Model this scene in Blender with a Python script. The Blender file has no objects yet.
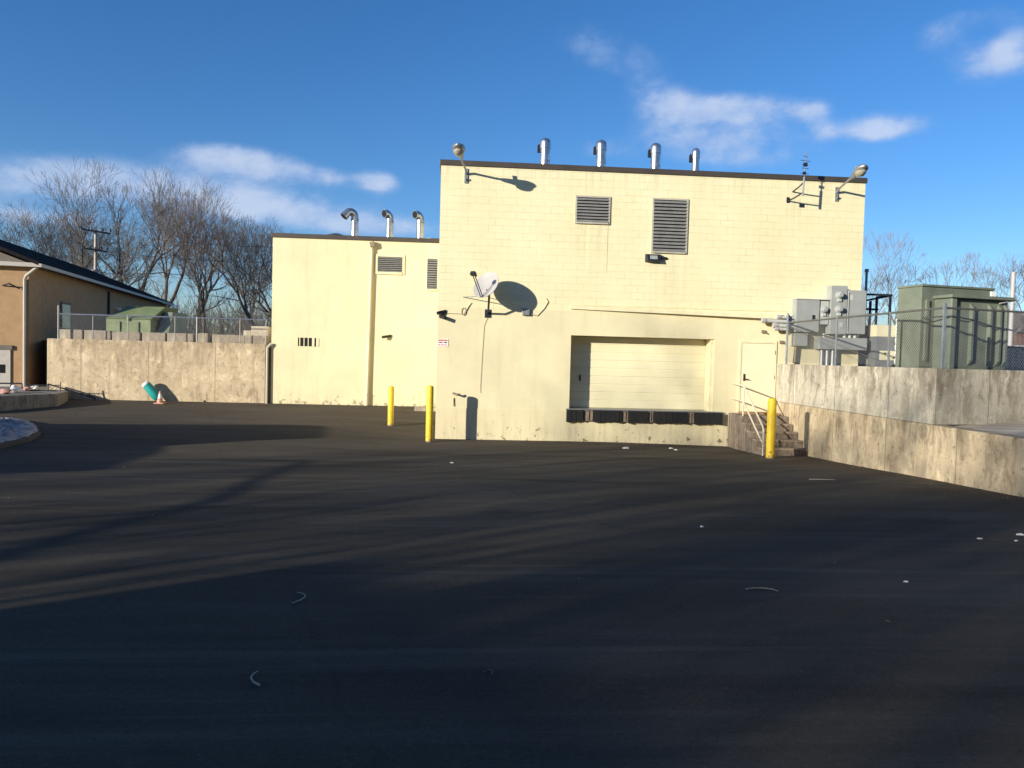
import bpy, math, random
from mathutils import Vector, Matrix
R = math.radians
sc = bpy.context.scene
COL = sc.collection

# ------------------------------------------------------------------ camera model (27 mm phone lens held a little tilted)
F_PX, CX, CY = 768.0, 512.0, 384.0
EYE = Vector((0, 0, 2.5))
PITCH, ROLL = R(2.1), R(1.5)
FWD = Vector((0, math.cos(PITCH), -math.sin(PITCH)))
R0 = Vector((1, 0, 0)); U0 = R0.cross(FWD)
RT = R0 * math.cos(ROLL) + U0 * math.sin(ROLL)
UP = -R0 * math.sin(ROLL) + U0 * math.cos(ROLL)
def ray(px, py): return FWD + RT * ((px - CX) / F_PX) + UP * ((CY - py) / F_PX)

# the yard frame: u along the loading wall, w away from the street, z up; origin at the wall's left foot
YAW = R(4.0)
P0 = Vector((-2.219, 22.485, 0))
U3 = Vector((math.cos(YAW), math.sin(YAW), 0)); W3 = Vector((-math.sin(YAW), math.cos(YAW), 0))
def yard(u, w, z=0.0): return P0 + U3 * u + W3 * w + Vector((0, 0, z))
def toyard(p):
    q = p - P0; return Vector((q.dot(U3), q.dot(W3), p.z))
def on_w(px, py, w):
    d = ray(px, py); t = (P0 + W3 * w - EYE).dot(W3) / d.dot(W3); return toyard(EYE + d * t)
def on_u(px, py, u):
    d = ray(px, py); t = (P0 + U3 * u - EYE).dot(U3) / d.dot(U3); return toyard(EYE + d * t)
def on_z(px, py, z):
    d = ray(px, py); return toyard(EYE + d * ((z - 2.5) / d.z))
def at_y(px, py, Y):
    d = ray(px, py); return EYE + d * (Y / d.y)

def sstep(a, b, x):
    t = min(1.0, max(0.0, (x - a) / (b - a))); return t * t * (3 - 2 * t)
def soft(x, k=0.8):                       # smooth max(0,x)
    return 0.5 * (x + math.sqrt(x * x + k * k)) if x < 60 else x
def G(u, w):                              # height of the asphalt
    z = 0.042 * soft(-w - 1.5, 1.2)
    z = 0.95 * (1 - math.exp(-z / 0.95 * 1.0)) * 1.55 if z > 2 else z
    z = min(z, 0.98 + 0.0 * w)
    z -= 0.075 * sstep(4.5, 10.0, u) * sstep(-13, -2, w)
    lf = sstep(-0.2, -4.5, u) if w < 0 else 1.0
    if w >= 0: lift = 0.066 * min(w, 7.4)
    else: lift = 0.0
    far = 0.46 * min(1.0, max(0.0, (w + 5.0) / 12.0))
    z += lift * (1 - sstep(-0.2, -4.5, u)) + far * sstep(-0.2, -4.5, u)
    return z

# ------------------------------------------------------------------ node helpers / materials
def newmat(name):
    m = bpy.data.materials.new(name); m.use_nodes = True
    nt = m.node_tree; b = nt.nodes['Principled BSDF']
    return m, nt, b
class NT:
    def __init__(s, nt): s.nt = nt
    def n(s, t, **k):
        x = s.nt.nodes.new(t)
        for a, v in k.items():
            if a.startswith('i_'): x.inputs[a[2:].replace('_', ' ')].default_value = v
            else: setattr(x, a, v)
        return x
    def l(s, a, b): s.nt.links.new(a, b)
    def math(s, op, a, b=None, c=None, clamp=False):
        x = s.nt.nodes.new('ShaderNodeMath'); x.operation = op; x.use_clamp = clamp
        for i, v in enumerate((a, b, c)):
            if v is None: continue
            if isinstance(v, (int, float)): x.inputs[i].default_value = v
            else: s.l(v, x.inputs[i])
        return x.outputs[0]
    def mix(s, fac, a, b, blend='MIX'):
        x = s.nt.nodes.new('ShaderNodeMix'); x.data_type = 'RGBA'; x.blend_type = blend
        for i, v in ((0, fac), (6, a), (7, b)):
            if isinstance(v, (int, float)): x.inputs[i].default_value = v
            elif isinstance(v, tuple): x.inputs[i].default_value = v if len(v) == 4 else (*v, 1)
            else: s.l(v, x.inputs[i])
        return x.outputs[2]
    def mrange(s, v, a, b, c=0.0, d=1.0, smooth=False):
        x = s.nt.nodes.new('ShaderNodeMapRange'); x.clamp = True
        if smooth: x.interpolation_type = 'SMOOTHSTEP'
        s.l(v, x.inputs[0])
        for i, q in enumerate((a, b, c, d)): x.inputs[i + 1].default_value = q
        return x.outputs[0]
    def coord(s, scale=(1, 1, 1), loc=(0, 0, 0), kind='Object'):
        t = s.n('ShaderNodeTexCoord'); m = s.n('ShaderNodeMapping')
        m.inputs['Scale'].default_value = scale; m.inputs['Location'].default_value = loc
        s.l(t.outputs[kind], m.inputs['Vector']); return m.outputs[0]
    def noise(s, vec, scale, detail=4, rough=0.55, dist=0.0):
        x = s.n('ShaderNodeTexNoise'); x.inputs['Scale'].default_value = scale
        x.inputs['Detail'].default_value = detail; x.inputs['Roughness'].default_value = rough
        x.inputs['Distortion'].default_value = dist
        s.l(vec, x.inputs['Vector']); return x.outputs['Fac']
    def bump(s, h, strength, dist, bsdf):
        x = s.n('ShaderNodeBump'); x.inputs['Strength'].default_value = strength; x.inputs['Distance'].default_value = dist
        s.l(h, x.inputs['Height']); s.l(x.outputs[0], bsdf.inputs['Normal']); return x

def plain(name, col, rough=0.6, metal=0.0, var=0.25, scale=6.0, bump=0.0, spec=0.4):
    m, nt, b = newmat(name); t = NT(nt)
    n = t.noise(t.coord(), scale, 6, 0.6)
    f = t.mrange(n, 0.3, 0.7)
    dark = tuple(c * (1 - var) for c in col); lite = tuple(min(1, c * (1 + var * 0.6)) for c in col)
    t.l(t.mix(f, dark, lite), b.inputs['Base Color'])
    b.inputs['Roughness'].default_value = rough; b.inputs['Metallic'].default_value = metal
    b.inputs['Specular IOR Level'].default_value = spec
    if bump: t.bump(t.noise(t.coord(), scale * 6, 4), bump, 0.01, b)
    return m

CREAM = (0.75, 0.685, 0.44)
def cream_block():
    m, nt, b = newmat('painted_block'); t = NT(nt)
    tc = t.n('ShaderNodeTexCoord'); sp = t.n('ShaderNodeSeparateXYZ'); t.l(tc.outputs['Object'], sp.inputs[0])
    cb = t.n('ShaderNodeCombineXYZ'); t.l(t.math('ADD', sp.outputs[0], sp.outputs[1]), cb.inputs[0]); t.l(sp.outputs[2], cb.inputs[1])
    br = t.n('ShaderNodeTexBrick'); t.l(cb.outputs[0], br.inputs['Vector'])
    br.inputs['Scale'].default_value = 1.0; br.inputs['Brick Width'].default_value = 0.4064; br.inputs['Row Height'].default_value = 0.2032
    br.inputs['Mortar Size'].default_value = 0.008; br.inputs['Mortar Smooth'].default_value = 0.6
    br.inputs['Color1'].default_value = (1, 1, 1, 1); br.inputs['Color2'].default_value = (0.0, 0, 0, 1); br.inputs['Mortar'].default_value = (0.5, .5, .5, 1)
    br.inputs['Bias'].default_value = 0.0
    nz = t.noise(cb.outputs[0], 0.55, 5, 0.6); nz2 = t.noise(cb.outputs[0], 3.0, 6, 0.6)
    c = t.mix(t.mrange(nz, 0.3, 0.72), (CREAM[0] * .93, CREAM[1] * .92, CREAM[2] * .88), (CREAM[0] * 1.04, CREAM[1] * 1.04, CREAM[2] * 1.06))
    c = t.mix(t.math('MULTIPLY', br.outputs['Color'], 0.10), c, (0.84, 0.79, 0.54))
    # mortar joints: faint and broken where paint fills them
    brk = t.mrange(t.noise(cb.outputs[0], 1.6, 5, 0.65), 0.42, 0.66)
    jf = t.math('MULTIPLY', br.outputs['Fac'], t.math('ADD', t.math('MULTIPLY', brk, 0.50), 0.10))
    c = t.mix(jf, c, (0.34, 0.29, 0.17))
    c = t.mix(t.mrange(nz2, 0.60, 0.85, 0, 0.28), c, (0.62, 0.53, 0.32))
    stm = t.n('ShaderNodeMapping'); stm.inputs['Scale'].default_value = (5.0, 0.22, 1); t.l(cb.outputs[0], stm.inputs['Vector']); sn = t.noise(stm.outputs[0], 1.3, 5, 0.65)
    acc = None
    for u0, u1, zt, ln in ((3.9, 5.05, 6.45, 1.5), (6.2, 7.4, 5.65, 1.9), (-.2, 12.9, 8.0, .9), (.55, .95, 7.5, 1.2), (11.7, 12.05, 7.5, 1.2), (10.2, 10.9, 7.4, 1.0)):
        mk = t.math('MULTIPLY', t.math('MULTIPLY', t.mrange(sp.outputs[0], u0, u0 + .12), t.mrange(sp.outputs[0], u1 - .12, u1, 1, 0)), t.math('MULTIPLY', t.mrange(sp.outputs[2], zt - ln, zt, 0, 1), t.mrange(sp.outputs[2], zt, zt + .02, 1, 0)))
        acc = mk if acc is None else t.math('MAXIMUM', acc, mk)
    c = t.mix(t.math('MULTIPLY', acc, t.mrange(sn, .46, .74, 0, .42)), c, (0.40, 0.35, 0.23))
    chip = t.noise(cb.outputs[0], 6.5, 8, .75); c = t.mix(t.mrange(chip, .69, .72, 0, .55), c, (0.42, 0.38, 0.29))
    t.l(c, b.inputs['Base Color']); b.inputs['Roughness'].default_value = 0.7; b.inputs['Specular IOR Level'].default_value = 0.25
    h = t.math('SUBTRACT', t.math('MULTIPLY', t.noise(cb.outputs[0], 45, 4), 0.35), br.outputs['Fac'])
    t.bump(h, 0.35, 0.006, b)
    return m
def cream_concrete(name, col, peel=0.0, seam=None):
    m, nt, b = newmat(name); t = NT(nt)
    tc = t.n('ShaderNodeTexCoord'); sp = t.n('ShaderNodeSeparateXYZ'); t.l(tc.outputs['Object'], sp.inputs[0])
    cb = t.n('ShaderNodeCombineXYZ'); t.l(t.math('ADD', sp.outputs[0], sp.outputs[1]), cb.inputs[0]); t.l(sp.outputs[2], cb.inputs[1])
    v = cb.outputs[0]
    st = t.n('ShaderNodeMapping'); st.inputs['Scale'].default_value = (2.2, 0.22, 1); t.l(v, st.inputs['Vector'])
    n1 = t.noise(v, 0.7, 6, 0.62); n2 = t.noise(st.outputs[0], 1.3, 6, 0.6); n3 = t.noise(v, 7, 6, 0.7)
    c = t.mix(t.mrange(n1, 0.3, 0.7), tuple(x * .88 for x in col), tuple(min(1, x * 1.05) for x in col))
    c = t.mix(t.mrange(n2, 0.52, 0.8, 0, 0.38), c, (col[0] * .70, col[1] * .66, col[2] * .58))
    c = t.mix(t.mrange(n3, 0.62, 0.74, 0, 0.35), c, (col[0] * .62, col[1] * .56, col[2] * .45))
    # foot of the wall: splashed and peeling paint
    foot = t.mrange(sp.outputs[2], 0.1, 1.3, 1.0, 0.0)
    if peel:
        p = t.noise(v, 4.2, 8, 0.72)
        pf = t.mrange(t.math('ADD', p, t.math('MULTIPLY', foot, 0.17 * peel)), 0.72, 0.76)
        c = t.mix(t.math('MULTIPLY', pf, foot), c, (0.16, 0.12, 0.08))
    dirt = t.math('MULTIPLY', t.mrange(t.noise(st.outputs[0], 2.6, 6, 0.65), 0.45, 0.75), foot)
    c = t.mix(t.math('MULTIPLY', dirt, 0.5), c, (0.40, 0.31, 0.19))
    t.l(c, b.inputs['Base Color']); b.inputs['Roughness'].default_value = 0.75; b.inputs['Specular IOR Level'].default_value = 0.25
    t.bump(t.noise(v, 16, 8, 0.7), 0.25, 0.01, b)
    return m
def weathered_concrete(name, lite, dark, stain, streak=1.0, top=90.0):
    m, nt, b = newmat(name); t = NT(nt)
    tc = t.n('ShaderNodeTexCoord'); sp = t.n('ShaderNodeSeparateXYZ'); t.l(tc.outputs['Object'], sp.inputs[0])
    cb = t.n('ShaderNodeCombineXYZ'); t.l(t.math('ADD', sp.outputs[0], sp.outputs[1]), cb.inputs[0]); t.l(sp.outputs[2], cb.inputs[1])
    v = cb.outputs[0]
    wob = t.n('ShaderNodeTexNoise'); wob.inputs['Scale'].default_value = 2.2; wob.inputs['Detail'].default_value = 6; t.l(v, wob.inputs['Vector'])
    va = t.n('ShaderNodeVectorMath', operation='MULTIPLY_ADD'); t.l(wob.outputs['Color'], va.inputs[0]); va.inputs[1].default_value = (.5, .5, 0); t.l(v, va.inputs[2])
    st = t.n('ShaderNodeMapping'); st.inputs['Scale'].default_value = (2.4, 0.55, 1); t.l(va.outputs[0], st.inputs['Vector'])
    st2 = t.n('ShaderNodeMapping'); st2.inputs['Scale'].default_value = (6.5, 0.6, 1); st2.inputs['Location'].default_value = (3, 7, 0); t.l(v, st2.inputs['Vector'])
    n1 = t.noise(v, 0.55, 7, 0.65, 0.6); n2 = t.noise(st.outputs[0], 1.2, 8, 0.70, 0.3); n3 = t.noise(v, 6.5, 8, 0.75, 0.4); n4 = t.noise(st2.outputs[0], 1.0, 5, 0.6)
    n5 = t.noise(v, 1.7, 8, 0.72, 0.5); n6 = t.noise(v, 0.9, 5, 0.6)
    c = t.mix(t.mrange(n1, 0.38, 0.62), dark, lite)
    c = t.mix(t.mrange(n5, 0.44, 0.34, 0, 0.8), c, tuple(min(.8, x * 1.35) for x in lite))
    c = t.mix(t.mrange(n2, 0.50, 0.66, 0, 0.85 * streak), c, stain)
    gate = t.mrange(n6, 0.46, 0.60)
    c = t.mix(t.math('MULTIPLY', gate, t.mrange(n4, 0.54, 0.66, 0, 0.75 * streak)), c, tuple(x * .7 for x in stain))
    c = t.mix(t.math('MULTIPLY', t.mrange(n6, 0.54, 0.42), t.mrange(n4, 0.46, 0.34, 0, 0.7)), c, tuple(min(.8, x * 1.4) for x in lite))
    c = t.mix(t.mrange(n5, 0.57, 0.70, 0, 0.75), c, tuple(x * .75 for x in stain))
    c = t.mix(t.mrange(n3, 0.56, 0.64, 0, 0.55), c, tuple(x * .55 for x in stain))
    c = t.mix(t.mrange(n3, 0.42, 0.34, 0, 0.55), c, tuple(min(.8, x * 1.35) for x in lite))
    # pour joints every 2.4 m and rows of form-tie holes
    fx = t.math('FRACT', t.math('DIVIDE', t.math('ADD', sp.outputs[0], sp.outputs[1]), 2.44)); jd = t.math('ABSOLUTE', t.math('SUBTRACT', fx, .5))
    c = t.mix(t.mrange(jd, .004, .009, .55, 0), c, tuple(x * .45 for x in stain))
    hx = t.math('SUBTRACT', t.math('FRACT', t.math('DIVIDE', t.math('ADD', sp.outputs[0], sp.outputs[1]), .61)), .5); hz2 = t.math('SUBTRACT', t.math('FRACT', t.math('DIVIDE', t.math('ADD', sp.outputs[2], .2), .61)), .5)
    hd2 = t.math('ADD', t.math('MULTIPLY', hx, hx), t.math('MULTIPLY', hz2, hz2)); c = t.mix(t.math('MULTIPLY', t.mrange(hd2, .0008, .0018, .8, 0), t.mrange(n5, .42, .55)), c, tuple(x * .4 for x in stain))
    # run-off darkens the top edge in tongues
    topd = t.math('MULTIPLY', t.mrange(sp.outputs[2], top - .75, top, 0, 1), t.mrange(n2, 0.42, 0.58))
    c = t.mix(t.math('MULTIPLY', topd, .6), c, tuple(x * .6 for x in stain))
    t.l(c, b.inputs['Base Color']); b.inputs['Roughness'].default_value = 0.9; b.inputs['Specular IOR Level'].default_value = 0.15
    t.bump(t.math('ADD', n3, t.noise(v, 30, 6, 0.7)), 0.5, 0.02, b)
    return m
def asphalt():
    m, nt, b = newmat('sealed_asphalt'); t = NT(nt)
    v = t.coord(); big = t.noise(v, 0.16, 5, 0.55)
    sv = t.coord((0.22, 2.0, 1.0)); s1 = t.noise(sv, 1.0, 6, 0.62, 0.35)
    rot = t.n('ShaderNodeMapping'); rot.inputs['Rotation'].default_value = (0, 0, R(24)); rot.inputs['Scale'].default_value = (0.16, 1.5, 1)
    tc = t.n('ShaderNodeTexCoord'); t.l(tc.outputs['Object'], rot.inputs['Vector']); s2 = t.noise(rot.outputs[0], 1.0, 5, 0.6, 0.5)
    fine = t.noise(v, 90, 3, 0.7); mid = t.noise(v, 9, 6, 0.65)
    c = t.mix(t.mrange(big, 0.35, 0.65), (0.0690, 0.0578, 0.0442), (0.1045, 0.0881, 0.0685))
    c = t.mix(t.mrange(s1, 0.45, 0.70, 0, 0.55), c, (0.1307, 0.1114, 0.0886))
    c = t.mix(t.mrange(s2, 0.50, 0.70, 0, 0.6), c, (0.0471, 0.0405, 0.0333))
    wt = t.n('ShaderNodeMapping'); wt.inputs['Rotation'].default_value = (0, 0, R(-62)); wt.inputs['Scale'].default_value = (0.12, 3.2, 1); t.l(tc.outputs['Object'], wt.inputs['Vector']); s3 = t.noise(wt.outputs[0], 1.0, 4, 0.6, 0.4)
    c = t.mix(t.mrange(s3, 0.58, 0.70, 0, 0.45), c, (0.1567, 0.1336, 0.1056))
    c = t.mix(t.mrange(mid, 0.55, 0.8, 0, 0.45), c, (0.1359, 0.1164, 0.0925))
    pat = t.noise(v, 0.55, 6, 0.7, 1.0); c = t.mix(t.mrange(pat, 0.60, 0.66, 0, 0.35), c, (0.0523, 0.0456, 0.0372))
    # lane seams left by the paver
    spa = t.n('ShaderNodeSeparateXYZ'); t.l(tc.outputs['Object'], spa.inputs[0]); sw = t.math('ADD', t.math('ADD', spa.outputs[0], t.math('MULTIPLY', spa.outputs[1], .35)), t.math('MULTIPLY', t.noise(v, 0.8, 4, .6), .5))
    sj = t.math('ABSOLUTE', t.math('SUBTRACT', t.math('FRACT', t.math('DIVIDE', sw, 4.1)), .5)); c = t.mix(t.math('MULTIPLY', t.mrange(sj, .003, .009, .28, 0), t.mrange(big, .42, .6)), c, (0.0293, 0.0264, 0.0232))
    grain = t.noise(v, 38, 4, 0.8)
    c = t.mix(t.mrange(grain, 0.56, 0.72, 0, 0.5), c, (0.1672, 0.1470, 0.1208)); c = t.mix(t.mrange(grain, 0.44, 0.32, 0, 0.6), c, (0.0313, 0.0275, 0.0232))
    c = t.mix(t.mrange(fine, 0.62, 0.76, 0, 0.7), c, (0.2508, 0.2229, 0.1861))
    t.l(c, b.inputs['Base Color'])
    b.inputs['Roughness'].default_value = 0.95; b.inputs['Specular IOR Level'].default_value = 0.05
    t.bump(t.math('ADD', t.math('MULTIPLY', fine, 0.6), t.math('MULTIPLY', mid, 0.8)), 0.5, 0.006, b)
    return m

M = {}
M['block'] = cream_block()
M['lower'] = cream_concrete('painted_concrete', (0.72, 0.65, 0.42), 0.6)
M['plinth'] = cream_concrete('painted_plinth', (0.72, 0.635, 0.41), 0.9)
M['wing'] = cream_concrete('painted_stucco', (0.73, 0.65, 0.415), 1.8)
M['doorpaint'] = plain('cream_door_paint', (0.75, 0.69, 0.465), 0.5, 0, 0.08, 1.2)
M['trimcream'] = plain('cream_trim_paint', (0.75, 0.67, 0.43), 0.55, 0, 0.12, 4.0)
M['coping'] = plain('dark_brown_coping', (0.075, 0.062, 0.052), 0.5, 0.2, 0.2, 2.0)
M['galv'] = plain('galvanised_steel', (0.52, 0.54, 0.56), 0.32, 0.9, 0.25, 5.0)
M['greymetal'] = plain('grey_metal', (0.33, 0.34, 0.345), 0.42, 0.55, 0.2, 6.0)
M['louvre'] = plain('louvre_grey', (0.28, 0.275, 0.26), 0.5, 0.3, 0.2, 5.0)
M['louvreframe'] = plain('louvre_frame_paint', (0.45, 0.42, 0.34), 0.55, 0.1, 0.15, 5.0)
M['void'] = plain('dark_void', (0.012, 0.012, 0.012), 0.9, 0, 0.1)
M['black'] = plain('black_paint', (0.02, 0.02, 0.021), 0.45, 0, 0.2)
M['rubber'] = plain('black_rubber', (0.016, 0.016, 0.017), 0.8, 0, 0.35, 12, 0.4)
M['rustplate'] = plain('rusty_grey_plate', (0.30, 0.23, 0.17), 0.7, 0.3, 0.5, 14)
M['yellow'] = plain('yellow_paint', (0.82, 0.56, 0.02), 0.42, 0, 0.18, 4)
def worn_yellow():
    m, nt, b = newmat('worn_yellow_paint'); t = NT(nt); v = t.coord(); sp = t.n('ShaderNodeSeparateXYZ'); t.l(v, sp.inputs[0])
    n1 = t.noise(v, 3.5, 6, .65); n2 = t.noise(v, 11, 8, .72); low = t.mrange(sp.outputs[2], .05, .55, 1, 0)
    c = t.mix(t.mrange(n1, .35, .65), (0.74, 0.47, 0.012), (0.84, 0.60, 0.03))
    c = t.mix(t.mrange(n2, .60, .68, 0, .7), c, (0.50, 0.33, 0.04))
    c = t.mix(t.mrange(t.math('ADD', n2, t.math('MULTIPLY', low, .14)), .67, .70, 0, .9), c, (0.13, 0.075, 0.04))
    c = t.mix(t.math('MULTIPLY', low, t.mrange(n1, .4, .65, 0, .6)), c, (0.30, 0.21, 0.07))
    t.l(c, b.inputs['Base Color']); b.inputs['Roughness'].default_value = .55; t.bump(n2, .3, .006, b); return m
M['yellow'] = worn_yellow()
M['white'] = plain('white_paint', (0.80, 0.79, 0.76), 0.5, 0, 0.06)
M['dish'] = plain('dish_grey_white', (0.40, 0.38, 0.365), 0.5, 0, 0.08)
M['cabinet'] = plain('cabinet_grey', (0.33, 0.345, 0.33), 0.5, 0.05, 0.12, 3)
M['cabinetlite'] = plain('cabinet_light_grey', (0.47, 0.48, 0.45), 0.5, 0.05, 0.1, 3)
M['glass'] = plain('meter_glass', (0.34, 0.36, 0.35), 0.12, 0, 0.4, 30)
M['lens'] = plain('lamp_lens', (0.36, 0.33, 0.26), 0.12, 0, 0.3, 20)
M['green'] = plain('utility_green', (0.165, 0.19, 0.145), 0.55, 0.05, 0.25, 2.5)
M['greenlite'] = plain('faded_green', (0.17, 0.21, 0.10), 0.6, 0, 0.3, 2.0)
M['railwhite'] = plain('rail_paint', (0.66, 0.60, 0.47), 0.5, 0.1, 0.25, 14)
M['steel'] = plain('dark_steel', (0.03, 0.034, 0.045), 0.5, 0.4, 0.2)
M['retwall'] = weathered_concrete('retaining_concrete', (0.62, 0.50, 0.335), (0.47, 0.375, 0.25), (0.30, 0.225, 0.14), 1.0, 1.33)
M['leftwall'] = weathered_concrete('tan_concrete', (0.58, 0.465, 0.315), (0.45, 0.355, 0.235), (0.31, 0.235, 0.15), 0.9, 2.75)
M['upperwall'] = weathered_concrete('grey_concrete', (0.53, 0.485, 0.39), (0.40, 0.36, 0.285), (0.255, 0.215, 0.16), 1.0, 2.47)
M['step'] = weathered_concrete('step_concrete', (0.25, 0.205, 0.16), (0.16, 0.125, 0.095), (0.08, 0.058, 0.042))
M['tread'] = weathered_concrete('worn_tread', (0.36, 0.28, 0.20), (0.24, 0.19, 0.14), (0.12, 0.09, 0.07))
M['barrier'] = weathered_concrete('barrier_concrete', (0.44, 0.37, 0.28), (0.34, 0.285, 0.22), (0.23, 0.19, 0.145))
M['asphalt'] = asphalt()
M['earth'] = plain('winter_earth', (0.12, 0.10, 0.07), 0.95, 0, 0.4, 0.6, 0.4)
M['deck'] = weathered_concrete('ledge_concrete', (0.62, 0.53, 0.41), (0.50, 0.43, 0.33), (0.40, 0.33, 0.25))
M['bark'] = plain('grey_brown_bark', (0.11, 0.09, 0.073), 0.95, 0, 0.45, 2.0)
M['twig'] = plain('brown_twigs', (0.15, 0.127, 0.108), 0.95, 0, 0.35, 0.5)
M['redtwig'] = plain('reddish_twigs', (0.185, 0.13, 0.10), 0.95, 0, 0.35, 0.5)
M['palebark'] = plain('pale_grey_bark', (0.17, 0.145, 0.135), 0.95, 0, 0.3, 1.0)
M['stucco'] = plain('tan_stucco', (0.40, 0.255, 0.135), 0.9, 0, 0.15, 3.0, 0.3)
M['siding'] = plain('grey_gable_siding', (0.16, 0.135, 0.115), 0.8, 0, 0.15, 3.0)
M['shingle'] = plain('dark_shingles', (0.022, 0.020, 0.020), 0.95, 0, 0.4, 9.0, 0.4, 0.05)
M['pane'] = plain('dark_glass', (0.02, 0.022, 0.026), 0.1, 0, 0.2)
M['wood'] = plain('pole_wood', (0.23, 0.19, 0.15), 0.9, 0, 0.3, 5.0)
M['snow'] = plain('old_snow', (0.34, 0.33, 0.33), 0.9, 0, 0.7, 4.0, 0.9)
M['kerb'] = weathered_concrete('kerb_concrete', (0.30, 0.275, 0.235), (0.22, 0.20, 0.17), (0.13, 0.11, 0.09))
M['teal'] = plain('teal_plastic', (0.02, 0.30, 0.27), 0.4, 0, 0.2)
M['orange'] = plain('faded_orange_plastic', (0.60, 0.30, 0.22), 0.6, 0, 0.2)
M['pink'] = plain('faded_pink_plastic', (0.55, 0.30, 0.26), 0.7, 0, 0.3, 12)
M['red'] = plain('sign_red', (0.55, 0.07, 0.05), 0.5, 0, 0.1)
M['straw'] = plain('dry_twig', (0.55, 0.48, 0.36), 0.8, 0, 0.2, 20)
M['cable'] = plain('pale_cable', (0.42, 0.36, 0.23), 0.6, 0, 0.1)
M['brick'] = plain('brown_brick', (0.22, 0.12, 0.08), 0.9, 0, 0.25, 4)
M['leaf'] = plain('leaf_litter', (0.36, 0.22, 0.11), 0.95, 0, 0.3, 1.2)
M['screen'] = plain('dark_fence_fabric', (0.018, 0.02, 0.028), 0.9, 0, 0.2)
M['rail'] = plain('dull_grey_rail', (0.11, 0.11, 0.10), 0.6, 0.2, 0.2, 5)
M['post'] = plain('dull_galvanised', (0.30, 0.30, 0.29), 0.6, 0.3, 0.2, 5)
M['polewood'] = plain('bleached_pole_wood', (0.42, 0.37, 0.31), 0.9, 0, 0.25, 5)
M['housetrim'] = plain('off_white_trim', (0.46, 0.43, 0.38), 0.6, 0, 0.1)
M['darkkerb'] = plain('tarred_kerb', (0.07, 0.065, 0.06), 0.9, 0, 0.4, 5)
M['carpaint'] = plain('dark_car_paint', (0.03, 0.032, 0.036), 0.25, 0.3, 0.05)

# ------------------------------------------------------------------ mesh builder
class MB:
    def __init__(s): s.v = []; s.f = []
    def add(s, vs, fs):
        o = len(s.v); s.v += [tuple(q) for q in vs]; s.f += [tuple(i + o for i in q) for q in fs]; return s
    def box(s, a, b):
        x0, y0, z0 = a; x1, y1, z1 = b
        return s.add([(x0, y0, z0), (x1, y0, z0), (x1, y1, z0), (x0, y1, z0), (x0, y0, z1), (x1, y0, z1), (x1, y1, z1), (x0, y1, z1)],
                     [(0, 3, 2, 1), (4, 5, 6, 7), (0, 1, 5, 4), (1, 2, 6, 5), (2, 3, 7, 6), (3, 0, 4, 7)])
    def obox(s, c, x, y, z):               # oriented box: centre + three half vectors
        c, x, y, z = map(Vector, (c, x, y, z))
        p = [c + x * i + y * j + z * k for k in (-1, 1) for i, j in ((-1, -1), (1, -1), (1, 1), (-1, 1))]
        return s.add(p, [(0, 3, 2, 1), (4, 5, 6, 7), (0, 1, 5, 4), (1, 2, 6, 5), (2, 3, 7, 6), (3, 0, 4, 7)])
    def rings(s, rings, cap=True):
        n = len(rings[0]); vs = [p for r in rings for p in r]; fs = []
        for i in range(len(rings) - 1):
            for j in range(n):
                a = i * n + j; b_ = i * n + (j + 1) % n
                fs.append((a, b_, b_ + n, a + n))
        if cap:
            fs.append(tuple(range(n - 1, -1, -1))); k = (len(rings) - 1) * n; fs.append(tuple(range(k, k + n)))
        return s.add(vs, fs)
    def tube(s, pts, r, n=8, cap=True):
        pts = [Vector(p) for p in pts]; rs = r if isinstance(r, (list, tuple)) else [r] * len(pts)
        d = (pts[1] - pts[0]).normalized(); a = d.orthogonal().normalized(); rings = []
        for i, p in enumerate(pts):
            if i == 0: t = pts[1] - pts[0]
            elif i == len(pts) - 1: t = pts[-1] - pts[-2]
            else: t = (pts[i + 1] - p).normalized() + (p - pts[i - 1]).normalized()
            t.normalize(); a = (a - t * a.dot(t))
            a = a.normalized() if a.length > 1e-6 else t.orthogonal().normalized()
            b = t.cross(a)
            rings.append([p + (a * math.cos(2 * math.pi * k / n) + b * math.sin(2 * math.pi * k / n)) * rs[i] for k in range(n)])
        return s.rings(rings, cap)
    def loft(s, secs, n=14):               # secs: (centre, half-x vector, half-y vector)
        return s.rings([[Vector(c) + Vector(x) * math.cos(2 * math.pi * k / n) + Vector(y) * math.sin(2 * math.pi * k / n) for k in range(n)] for c, x, y in secs])
    def prism(s, poly, z0, z1):
        n = len(poly)
        return s.add([(x, y, z0) for x, y in poly] + [(x, y, z1) for x, y in poly],
                     [tuple(range(n - 1, -1, -1)), tuple(range(n, 2 * n))] + [(i, (i + 1) % n, (i + 1) % n + n, i + n) for i in range(n)])
    def quad(s, a, b, c, d): return s.add([a, b, c, d], [(0, 1, 2, 3)])
    def build(s, name, mat, parent=None, smooth=False, bevel=0.0):
        me = bpy.data.meshes.new(name); me.from_pydata(s.v, [], s.f); me.update()
        if smooth:
            for p in me.polygons: p.use_smooth = True
            try: me.set_sharp_from_angle(angle=R(40))
            except Exception: pass
        me.materials.append(M[mat]); o = bpy.data.objects.new(name, me); COL.objects.link(o)
        if bevel:
            md = o.modifiers.new('bevel', 'BEVEL'); md.width = bevel; md.segments = 2; md.limit_method = 'ANGLE'
        if parent: o.parent = parent
        return o

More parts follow.
